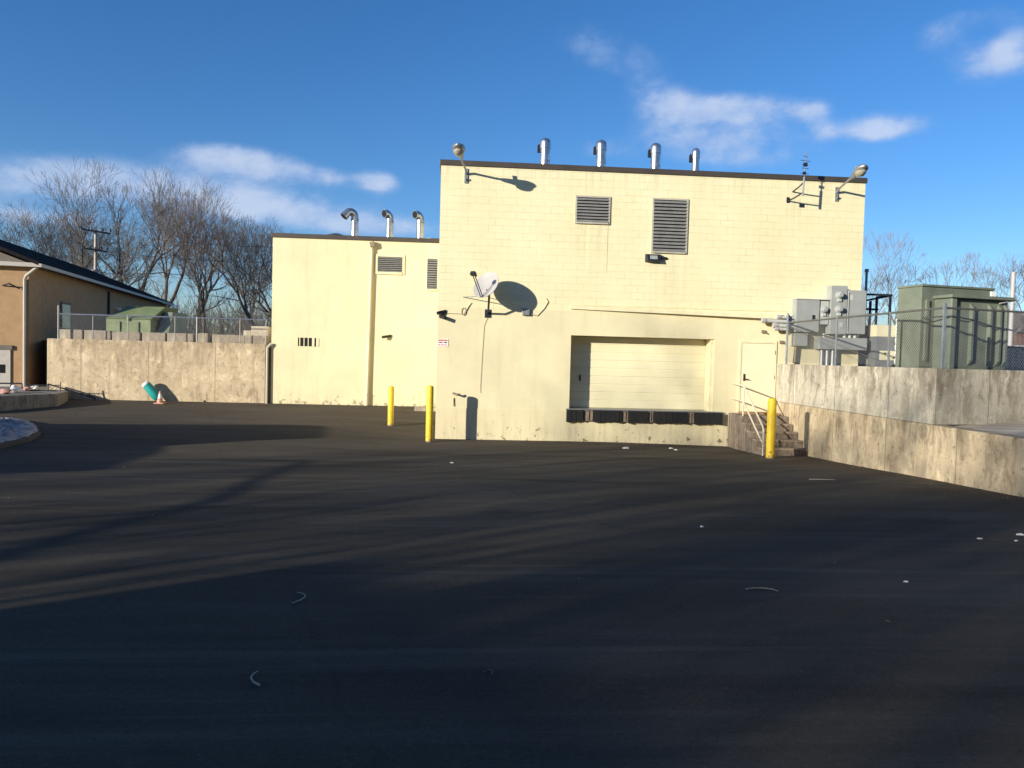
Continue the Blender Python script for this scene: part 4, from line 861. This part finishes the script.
# ------------------------------------------------------------------ trees
def tree_mesh(seed, H, fork=0.28, spread=0.42, maxlev=8, upb=0.10, trunk_r=0.24, lean=(0, 0), shoots=2, ratio=(.70, .90), rmin=.011):
    q = random.Random(seed); wood = MB(); fine = MB()
    def seg(b, pts, rs): b.tube(pts, rs, 6 if rs[0] > .06 else (4 if rs[0] > .025 else 3), cap=False)
    def rec(p, d, L, r, lev):
        if lev > maxlev or L < .18: return
        n = 4 if lev < 3 else 3; pts = [p]; rs = [r]; dd = d.copy(); kids = []
        for i in range(n):
            dd = (dd + Vector((q.gauss(0, .11), q.gauss(0, .11), q.gauss(0, .06) + upb * (.6 if lev else .2)))).normalized()
            p = p + dd * (L / n); pts.append(p); rs.append(max(rmin, r * (1 - .24 * (i + 1) / n)))
            if lev >= 1 and i < n - 1:
                for _ in range(shoots):
                    if q.random() < .62: kids.append((p, dd.copy(), rs[-1]))
        seg(wood if lev < 3 else fine, pts, rs)
        for kp, kd, kr in kids:
            ax_ = kd.orthogonal().normalized(); ax_.rotate(Matrix.Rotation(q.uniform(0, 6.283), 3, kd)); nd = (kd * math.cos(.95) + ax_ * math.sin(.95)).normalized()
            rec(kp, nd, L * q.uniform(.30, .55), max(rmin, kr * .45), max(lev + 2, 4))
        k = 2 if q.random() < .68 else 3
        a0 = q.uniform(0, 6.283)
        for j in range(k):
            ang = spread * q.uniform(.55, 1.25); ax_ = dd.orthogonal().normalized(); ax_.rotate(Matrix.Rotation(a0 + 6.283 * j / k + q.uniform(-.5, .5), 3, dd))
            nd = (dd * math.cos(ang) + ax_ * math.sin(ang)).normalized(); rec(p, nd, L * q.uniform(*ratio), rs[-1] * (.82 if k == 2 else .72), lev + 1)
    rec(Vector((0, 0, 0)), Vector((lean[0], lean[1], 1)).normalized(), H * fork, trunk_r, 0)
    mz = max(v[2] for v in fine.v); s = H / mz
    for b in (wood, fine): b.v = [(x * s, y * s, z * s) for x, y, z in b.v]
    return wood, fine
PROTO = {}
def proto(key, wm, fm, **k):
    w, f_ = tree_mesh(**k)
    a = bpy.data.meshes.new('trunk'); a.from_pydata(w.v, [], w.f); a.materials.append(M[wm])
    c = bpy.data.meshes.new('crown'); c.from_pydata(f_.v, [], f_.f); c.materials.append(M[fm]); PROTO[key] = (a, c)
proto('vase', 'bark', 'twig', seed=11, H=16, fork=.30, spread=.36, trunk_r=.42, upb=.14, shoots=1, maxlev=8, rmin=.012)
proto('open', 'bark', 'twig', seed=24, H=17, fork=.34, spread=.46, trunk_r=.32, lean=(-.20, 0), maxlev=8, shoots=2, upb=.12, rmin=.014)
proto('tall', 'bark', 'twig', seed=38, H=17, fork=.30, spread=.34, trunk_r=.46, upb=.14, shoots=1, maxlev=8, rmin=.012)
proto('red', 'bark', 'redtwig', seed=41, H=14, fork=.36, spread=.34, trunk_r=.30, shoots=1, upb=.14)
proto('wide', 'bark', 'twig', seed=59, H=13, fork=.28, spread=.48, trunk_r=.34, shoots=1, maxlev=8, rmin=.012)
proto('lean', 'bark', 'twig', seed=67, H=14, fork=.36, spread=.42, trunk_r=.38, lean=(-.5, .1), maxlev=8, shoots=1)
proto('pale', 'palebark', 'palebark', seed=71, H=14, fork=.26, spread=.40, trunk_r=.22, maxlev=7, shoots=0, rmin=.018)
proto('paletall', 'palebark', 'palebark', seed=83, H=15, fork=.36, spread=.34, trunk_r=.22, maxlev=7, shoots=1, lean=(.10, 0), rmin=.018)
def tree(key, px, Y, H_top_px, rot, label, group, zb=2.6, hs=1.0, base_px=None):
    base = at_y(base_px if base_px else px, 340, Y); top_ = at_y(px, H_top_px, Y); H = top_.z - zb
    a, c = PROTO[key]; h0 = max(v.co.z for v in c.vertices)
    t = wthing('bare_tree', label, 'tree', (base.x, base.y, zb - .05), rot, group); s = H / h0; t.scale = (s * hs, s * hs, s)
    for nm, me in (('trunk', a), ('crown', c)):
        o = bpy.data.objects.new(nm, me); COL.objects.link(o); o.parent = t
GL = 'bare trees behind the left terrace'
tree('open', 62, 58, 152, 0.0, 'tallest open bare tree over the house roof left of the utility pole', GL, base_px=76)
tree('vase', 142, 60, 160, 1.2, 'dense upright bare tree right of the utility pole, behind the green bin', GL)
tree('tall', 172, 64, 170, 2.9, 'bare tree with a dark forked trunk, centre of the left tree group', GL, base_px=158)
tree('red', 222, 62, 188, 0.2, 'reddish brown bare tree with a broom-like crown', GL, base_px=203)
tree('lean', 250, 66, 206, 0.1, 'bare tree with a diagonal leaning trunk beside the cream wing', GL, hs=1.2, base_px=262)
tree('wide', 272, 74, 214, 2.0, 'low wide bare tree partly hidden by the cream wing', GL, base_px=285)
tree('wide', 28, 82, 200, 4.1, 'hazy spreading bare tree at the left edge above the house roof', GL, hs=1.1)
tree('vase', 100, 86, 200, 5.0, 'paler distant bare tree directly behind the utility pole', GL, hs=1.2)
tree('lean', -5, 76, 205, 2.6, 'bare tree cut off by the left picture edge', GL)
tree('tall', 200, 88, 205, 0.9, 'distant bare tree filling the gap between reddish tree and forked tree', GL, hs=1.3)
tree('red', 250, 90, 216, 3.3, 'distant brownish bare tree behind the leaning trunk', GL, hs=1.3)
tree('wide', 120, 72, 215, 1.7, 'short bushy bare tree below the dense upright tree', GL, hs=1.2)
GR = 'bare trees behind the right terrace'
tree('paletall', 893, 70, 222, 0.0, 'tall slender pale tree just right of the cream building', GR, hs=.75, base_px=872)
tree('pale', 912, 78, 262, 1.0, 'low pale bare tree behind the top left of the transformer', GR, hs=.9)
tree('pale', 955, 80, 250, 2.2, 'small rounded pale tree above the middle of the transformer', GR, hs=.7)
tree('paletall', 1000, 84, 254, 3.9, 'pale bare tree behind the white pole at the right', GR, hs=1.2)
tree('pale', 1035, 76, 258, 5.3, 'pale bare tree at the right picture edge', GR, hs=1.1)

# far brush as one mass on each side
def brush(name, label_px, Y0, Y1, hmax, n, mat, seed):
    q = random.Random(seed); b = MB()
    for i in range(n):
        px = q.uniform(*label_px); Y = q.uniform(Y0, Y1); p = at_y(px, 345, Y); p.z = 2.5; L = hmax * q.uniform(.35, 1)
        d = Vector((q.gauss(0, .28), q.gauss(0, .28), 1)).normalized(); e = p + d * L * .55; d2 = (d + Vector((q.gauss(0, .3), q.gauss(0, .3), .1))).normalized(); b.tube([p, e, e + d2 * L * .45], [.035, .022, .008], 3, cap=False)
        for k in range(5):
            s_ = q.uniform(.3, .95); st = p.lerp(e, min(1, s_ / .8)); dd = (d + Vector((q.gauss(0, .7), q.gauss(0, .7), q.gauss(.2, .3)))).normalized(); b.tube([st, st + dd * L * q.uniform(.15, .4)], [.016, .006], 3, cap=False)
    o = b.build(name, mat); tag(o, kind='stuff'); return o
tag(brush('brush_thicket', (-40, 290), 72, 98, 7.0, 1300, 'twig', 4), 'dense leafless brush filling the ground below the left trees', 'brush')
tag(brush('brush_thicket', (862, 1060), 80, 120, 5.5, 700, 'palebark', 9), 'pale leafless brush behind the transformer and fence', 'brush')

# ------------------------------------------------------------------ poles and wires
pb = at_y(95, 345, 55.5); ptop = at_y(98, 230, 55.5)
t = wthing('utility_pole', 'wooden utility pole with two crossarms behind the house roof', 'utility pole', (pb.x, pb.y, 2.5), R(35))
Hp = ptop.z - 2.5
b = MB(); b.tube([(0, 0, 0), (0, 0, Hp)], [.14, .10], 10); b.build('pole', 'polewood', t, smooth=True)
for z, l in ((Hp - .12, 1.1), (Hp - 1.45, .9)):
    b = MB(); b.obox((0, -.15, z), (l * .85, 0, -.06), (0, .05, 0), (0, 0, .055))
    for x in (-.85, -.4, .4, .85): b.tube([(x * l, -.15, z + .05), (x * l, -.15, z + .28)], .05, 6)
    b.build('crossarm', 'steel', t)
for x in (-.55, -.18):
    b = MB(); b.tube([(x, -.32, Hp - 3.9), (x, -.32, Hp - 2.9)], .2, 12); b.build('transformer_can', 'dish', t, smooth=True)
def wire(name, a, c, sag, r, label, group):
    b = MB(); pts = [(Vector(a).lerp(Vector(c), k / 16)) - Vector((0, 0, sag * 4 * (k / 16) * (1 - k / 16))) - Vector(a) for k in range(17)]
    b.tube(pts, r, 4); o = b.build(name, 'steel'); o.location = a; tag(o, label, 'wire', group)
for i, (dz, py, lab) in enumerate(((-.1, 238, 'highest power line running right from the utility pole'), (-1.45, 250, 'middle power line running right from the utility pole'), (-3.0, 262, 'lowest power line running right from the utility pole'))):
    wire('power_line', (pb.x, pb.y, 2.5 + Hp + dz), at_y(420, py, 72), 1.0, .014, lab, 'power lines behind the left trees')
p = at_y(1010, 345, 60); H_ = at_y(1010, 273, 60).z - 2.4
t = wthing('white_pole', 'plain whitish pole standing behind the transformer at the right', 'pole', (p.x, p.y, 2.4)); b = MB(); b.tube([(0, 0, 0), (0, 0, H_)], [.19, .16], 12); b.tube([(0, 0, H_ + .001), (0, 0, H_ + .08)], .17, 12); b.build('pole_shaft', 'dish', t, smooth=True)
p = at_y(861, 345, 30); H_ = at_y(861, 272, 30).z - 2.4
t = wthing('vent_pole', 'thin pale pole close beside the right edge of the building', 'pole', (p.x + .10, p.y, 2.4)); b = MB(); b.tube([(0, 0, 0), (0, 0, H_)], .05, 8); b.tube([(0, 0, H_), (0, 0, H_ + .12)], .08, 8); b.build('pole_shaft', 'dish', t, smooth=True)

# brick house, bank, car, screen fence far right
p = at_y(1003, 345, 95); t = wthing('brick_house', 'brown brick house far behind the white pole', 'house', (p.x, p.y, 2.4), R(-12))
b = MB(); b.box((0, 0, 0), (13, 9, 4.6)); b.build('brick_wall', 'brick', t); b = MB(); b.add([(-.5, -.5, 4.6), (13.5, -.5, 4.6), (13.5, 9.5, 4.6), (-.5, 9.5, 4.6), (3, 4.5, 7.4), (10, 4.5, 7.4)], [(0, 1, 5, 4), (1, 2, 5), (2, 3, 4, 5), (3, 0, 4), (3, 2, 1, 0)]); b.build('roof', 'siding', t)
for x in (1.2, 4.0):
    b = MB(); b.box((x, -.04, 1.4), (x + 1.2, -.003, 3.0)); wn = b.build('window', 'white', t); b = MB(); b.box((x + .1, -.05, 1.5), (x + 1.1, -.041, 2.9)); b.build('pane', 'pane', wn)
p0_ = at_y(990, 345, 66); p1_ = at_y(1120, 345, 66)
b = MB(); ny_ = 12; vs = []
for k in range(ny_ + 1):
    f_ = k / ny_; x = p0_.x + (p1_.x - p0_.x) * f_; vs += [(x, 60, 2.42), (x, 64, 2.42 + 1.0 * sstep(0, .3, f_) * (1 + .1 * math.sin(k * 2.1))), (x, 70, 2.42 + .9 * sstep(0, .3, f_))]
b.add(vs, [(3 * k + j, 3 * k + 3 + j, 3 * k + 4 + j, 3 * k + 1 + j) for k in range(ny_) for j in (0, 1)]); tag(b.build('leaf_bank', 'leaf', smooth=True), kind='structure')
p = at_y(1001, 342, 58); t = wthing('parked_car', 'dark parked car half hidden behind the transformer at the right', 'car', (p.x + .4, p.y, 2.43), R(12))
b = MB(); prof = [(-2.1, .35), (2.1, .35), (2.2, .75), (1.9, .95), (1.1, 1.02), (.5, 1.42), (-1.0, 1.45), (-1.7, 1.02), (-2.15, .9)]
n = len(prof); b.add([(x, -.85, z) for x, z in prof] + [(x, .85, z) for x, z in prof], [tuple(range(n)), tuple(range(2 * n - 1, n - 1, -1))] + [(i, i + n, (i + 1) % n + n, (i + 1) % n) for i in range(n)]); b.build('body', 'carpaint', t, bevel=0.06)
b = MB(); b.add([(.95, -.856, 1.02), (.45, -.856, 1.36), (-.95, -.856, 1.38), (-1.45, -.856, 1.02)], [(0, 1, 2, 3)]); b.build('side_window', 'pane', t)
for x in (-1.35, 1.35):
    for y in (-.8, .8):
        b = MB(); b.tube([(x, y - .1, .33), (x, y + .1, .33)], .33, 16); wl = b.build('wheel', 'rubber', t, smooth=True); b = MB(); b.tube([(x, y - .105, .33), (x, y + .105, .33)], .19, 12); b.build('rim', 'galv', wl, smooth=True)
for y in (-.55, .55):
    b = MB(); b.obox((-2.16, y, .80), (.03, 0, .0), (0, .18, 0), (0, 0, .07)); b.build('headlight', 'white', t)
sp0 = at_y(994, 355, 24.5); sp1 = sp0 + Vector((9, 5.5, 0))
d_ = (sp1 - sp0); t = wthing('screen_fence', 'dark mesh screened fence at the far right behind the wall', 'fence', (sp0.x, sp0.y, TZ - .03), math.atan2(d_.y, d_.x)); L_ = Vector((d_.x, d_.y)).length
hz_ = at_y(1000, 346, 24.5).z - TZ + .03
b = MB(); b.box((0, 0, .03), (L_, .02, hz_)); b.build('dark_fabric', 'screen', t)
b = MB(); b.tube([(0, -.03, hz_), (L_, -.03, hz_)], .025, 6); b.build('top_rail', 'steel', t)
for k in range(5): b = MB(); b.tube([(L_ * k / 4, -.03, 0), (L_ * k / 4, -.03, hz_)], .03, 6); b.build('fence_post', 'steel', t)
chainlink((0, -.02, 0), (L_, -.02, 0), hz_, .12, .004, .02).build('wire_mesh', 'galv', t)

# ------------------------------------------------------------------ unseen buildings added behind the viewpoint to shade the lot; trees inferred from shadows
SUN_AZ, SUN_EL = R(49), R(13)
SDIR = Vector((math.sin(SUN_AZ), math.cos(SUN_AZ), 0)); SPER = Vector((math.cos(SUN_AZ), -math.sin(SUN_AZ), 0))
def shade(p, s): return SDIR * p + SPER * s
def behind_house(label, p, s, wid, dep, hgt, ridge, mat):
    c = shade(p, s); t = wthing('added_shade_house', label, 'house', (c.x, c.y, .7), math.atan2(SPER.y, SPER.x))
    b = MB(); b.box((-wid / 2, -dep, -.8), (wid / 2, 0, hgt)); b.build('wall', mat, t)
    b = MB(); b.add([(-wid / 2 - .4, -dep - .4, hgt), (wid / 2 + .4, -dep - .4, hgt), (wid / 2 + .4, .4, hgt), (-wid / 2 - .4, .4, hgt), (-wid / 2 - .4, -dep / 2, hgt + ridge), (wid / 2 + .4, -dep / 2, hgt + ridge)], [(0, 1, 5, 4), (2, 3, 4, 5), (0, 4, 3), (1, 2, 5), (3, 2, 1, 0)]); b.build('roof', 'shingle', t); return t
behind_house('unseen house added behind the viewpoint to shade the foreground', -15, 8.1, 28, 9, 3.5, 1.7, 'stucco')  # added out of view; place and height set by the foreground shade
# unseen garage left of the viewpoint: tall end and low front shaped from their shadow
t = wthing('unseen_shade_garage', 'unseen garage left of the viewpoint, shaped to shade the left edge of the lot', 'garage', (-16.45, 11.0, 0.4))
b = MB(); b.prism([(0, 0), (-.25, 2.8), (-10, .9), (-10, -1.9)][::-1], -.5, 3.2); b.build('tall_end', 'stucco', t)
b = MB(); b.prism([(.05, -.02), (1.7, -4.1), (-8, -7), (-10, -2.0)], -.5, 2.1); b.build('low_front', 'stucco', t)
b = MB(); b.prism([(.10, -.03), (1.8, -4.2), (-8.1, -7.1), (-10, -2.05)], 2.103, 2.25); b.build('roof', 'shingle', t)
t = wthing('added_sky_blocker', 'unseen tall brick building added right behind the viewpoint to block sky light', 'building', (-4.2, -2.4, .8), R(2))  # added out of view to cut the sky light on the near asphalt
b = MB(); b.box((0, -12, -1), (34, 0, 13.0)); b.build('brick_wall', 'brick', t); b = MB(); b.box((-.1, -12.1, 13.003), (34.1, .1, 13.3)); b.build('roof_coping', 'coping', t)
for i in range(8):
    b = MB(); b.box((1.5 + 4 * i, .003, 1.2), (3.1 + 4 * i, .06, 2.9)); wn = b.build('window', 'housetrim', t); b = MB(); b.box((1.6 + 4 * i, .061, 1.3), (3.0 + 4 * i, .066, 2.8)); b.build('pane', 'pane', wn)
# bare street trees toward the sun, one object: nobody could count them
def grove(specs):
    vs, fs = [], []
    for key, p, s, H, rot, hs in specs:
        c = shade(p, s)
        for me in PROTO[key]:
            h0 = max(v.co.z for v in PROTO[key][1].vertices); k = H / h0; o = len(vs); ca, sa = math.cos(rot), math.sin(rot)
            vs += [(c.x + (v.co.x * ca - v.co.y * sa) * k * hs, c.y + (v.co.x * sa + v.co.y * ca) * k * hs, .6 + v.co.z * k) for v in me.vertices]; fs += [tuple(i + o for i in q.vertices) for q in me.polygons]
    me = bpy.data.meshes.new('street_trees'); me.from_pydata(vs, [], fs); me.materials.append(M['bark']); o = bpy.data.objects.new('street_trees', me); COL.objects.link(o); return o
o = grove([('open', -17, -6.6, 10.5, .3, .65), ('paletall', -18, -7.2, 10.5, 2.5, .9), ('paletall', -15, -8.9, 9.0, 2.2, .8), ('paletall', -14, -10.9, 7.6, 1.1, .5), ('vase', -30, -4.6, 12.5, 1.5, .7), ('wide', -30, -1.5, 11.0, 2.0, 1.1), ('red', -34, -3.4, 12.5, 4, .7), ('vase', -36, 0.0, 12, 5, 1.1), ('tall', -32, 2.5, 12, 3.3, 1.0), ('open', -46, -13.6, 18.5, 1.1, .5), ('vase', -44, -9.6, 16.5, 2.1, .5)])
lb = MB(); lb.tube([(-15.2, -6, .5), (-13.4, -3, 2.6), (-12.6, -.5, 3.1), (-13.2, 3, 3.2), (-14.1, 7.4, 3.2), (-16.6, 8.9, 2.3)], [.12, .08, .055, .05, .045, .035], 8)  # added unseen limb, laid out to cast one diagonal shadow line
me = o.data; vs0 = [tuple(v.co) for v in me.vertices]; fs0 = [tuple(p.vertices) for p in me.polygons]; n0 = len(vs0)
me.clear_geometry(); me.from_pydata(vs0 + lb.v, [], fs0 + [tuple(i + n0 for i in f_) for f_ in lb.f]); me.update()
tag(o, 'row of bare street trees behind the viewpoint dappling the lot', 'trees', kind='stuff')

# ------------------------------------------------------------------ sky, sun, camera
wd = bpy.data.worlds.new('World'); sc.world = wd; wd.use_nodes = True; nt = wd.node_tree; t = NT(nt)
bg = nt.nodes['Background']; sky = t.n('ShaderNodeTexSky', sky_type='NISHITA', sun_disc=False)
sky.sun_elevation = SUN_EL; sky.sun_rotation = math.pi + SUN_AZ; sky.altitude = 200; sky.air_density = 1.0; sky.dust_density = 0.25; sky.ozone_density = 3.0
tcw = t.n('ShaderNodeTexCoord'); nrmz = t.n('ShaderNodeVectorMath', operation='NORMALIZE'); t.l(tcw.outputs['Generated'], nrmz.inputs[0])
sp = t.n('ShaderNodeSeparateXYZ'); t.l(nrmz.outputs[0], sp.inputs[0])
az = t.math('ARCTAN2', sp.outputs[0], sp.outputs[1]); el = t.math('ARCSINE', sp.outputs[2])
cv = t.n('ShaderNodeCombineXYZ'); t.l(az, cv.inputs[0]); t.l(t.math('MULTIPLY', el, 1.5), cv.inputs[1])
nz = t.noise(cv.outputs[0], 13, 9, 0.58, 0.2); nz2 = t.noise(cv.outputs[0], 34, 6, 0.6, 0.2)
# (px, py, half-width, half-height, strength) of each cloud, turned into directions
CL = [(110, 182, 120, 20, .72), (212, 158, 36, 12, .62), (255, 162, 52, 14, .80), (325, 176, 65, 8, .62), (379, 182, 15, 11, .9), (215, 196, 140, 22, .46), (305, 214, 90, 16, .46), (370, 226, 70, 10, .62), (20, 216, 70, 11, .75), (15, 184, 40, 16, .45),
      (585, 38, 40, 18, .34), (620, 56, 40, 18, .42), (655, 92, 34, 20, .42), (735, 108, 70, 13, .80), (690, 128, 50, 24, .55), (745, 140, 65, 14, .50), (770, 160, 70, 10, .45), (605, 150, 34, 12, .45), (815, 112, 14, 9, .5), (826, 133, 18, 8, .5), (893, 125, 40, 13, .75), (872, 132, 20, 8, .4), (938, 38, 24, 15, .55), (985, 68, 38, 20, .54), (1018, 44, 24, 22, .50), (980, 14, 40, 10, .36)]
acc = None
for px, py, sx_, sy_, st in CL:
    d = ray(px, py).normalized(); a0 = math.atan2(d.x, d.y); e0_ = math.asin(d.z); k = math.cos(a0) ** 1
    da = t.math('DIVIDE', t.math('SUBTRACT', az, a0), sx_ / F_PX * k); de = t.math('DIVIDE', t.math('SUBTRACT', el, e0_), sy_ / F_PX * k)
    de = t.math('ADD', de, t.math('MULTIPLY', da, -math.tan(ROLL) * sx_ / sy_ * -1.0))
    q = t.math('ADD', t.math('MULTIPLY', da, da), t.math('MULTIPLY', de, de)); g_ = t.math('MULTIPLY', t.math('EXPONENT', t.math('MULTIPLY', q, -0.9)), st)
    acc = g_ if acc is None else t.math('ADD', acc, g_)
acc = t.math('MINIMUM', acc, 1.25)
nn = t.math('ADD', t.math('MULTIPLY', t.math('SUBTRACT', nz, .5), 1.5), t.math('MULTIPLY', t.math('SUBTRACT', nz2, .5), 1.0))
raw = t.math('ADD', acc, t.math('MULTIPLY', nn, t.math('ADD', t.math('MULTIPLY', acc, .9), .05)))
mask = t.mrange(raw, .18, .92, 0, 1, True)
hs = t.n('ShaderNodeHueSaturation'); hs.inputs['Saturation'].default_value = 1.15; hs.inputs['Value'].default_value = 1.1; t.l(t.mix(1.0, sky.outputs[0], (0.88, 0.95, 1.14), 'MULTIPLY'), hs.inputs['Color'])
ccol = t.mix(t.mrange(t.math('ADD', nz, t.math('MULTIPLY', raw, .35)), .55, 1.0), (2.6, 3.7, 6.0), (5.0, 5.6, 6.8))
fin = t.mix(t.math('MULTIPLY', mask, .70), hs.outputs[0], ccol)
t.l(fin, bg.inputs['Color']); bg.inputs['Strength'].default_value = 0.095
sl = bpy.data.lights.new('sun', 'SUN'); sl.energy = 5.0; sl.angle = R(.53); sl.color = (1.0, .93, .79)
so = bpy.data.objects.new('sun', sl); COL.objects.link(so)
ld = Vector((math.sin(SUN_AZ) * math.cos(SUN_EL), math.cos(SUN_AZ) * math.cos(SUN_EL), -math.sin(SUN_EL))); so.rotation_euler = ld.to_track_quat('-Z', 'Y').to_euler(); so.location = (-20, -20, 30)

cam = bpy.data.cameras.new('camera'); co = bpy.data.objects.new('camera', cam); COL.objects.link(co)
cam.sensor_width = 36; cam.lens = F_PX / 1024 * 36; cam.clip_start = .1; cam.clip_end = 6000
mt = Matrix.Identity(4)
for i, vv in enumerate((RT, UP, -FWD)):
    for r_ in range(3): mt[r_][i] = vv[r_]
mt.translation = EYE; co.matrix_world = mt; sc.camera = co
vs_ = sc.view_settings; vs_.view_transform = 'Standard'; vs_.look = 'None'; vs_.exposure = 0.5; vs_.gamma = 1.0; vs_.use_curve_mapping = False
sc.render.engine = 'CYCLES'; sc.cycles.max_bounces = 6; sc.cycles.use_denoising = True
sc.render.resolution_x = 1024; sc.render.resolution_y = 768
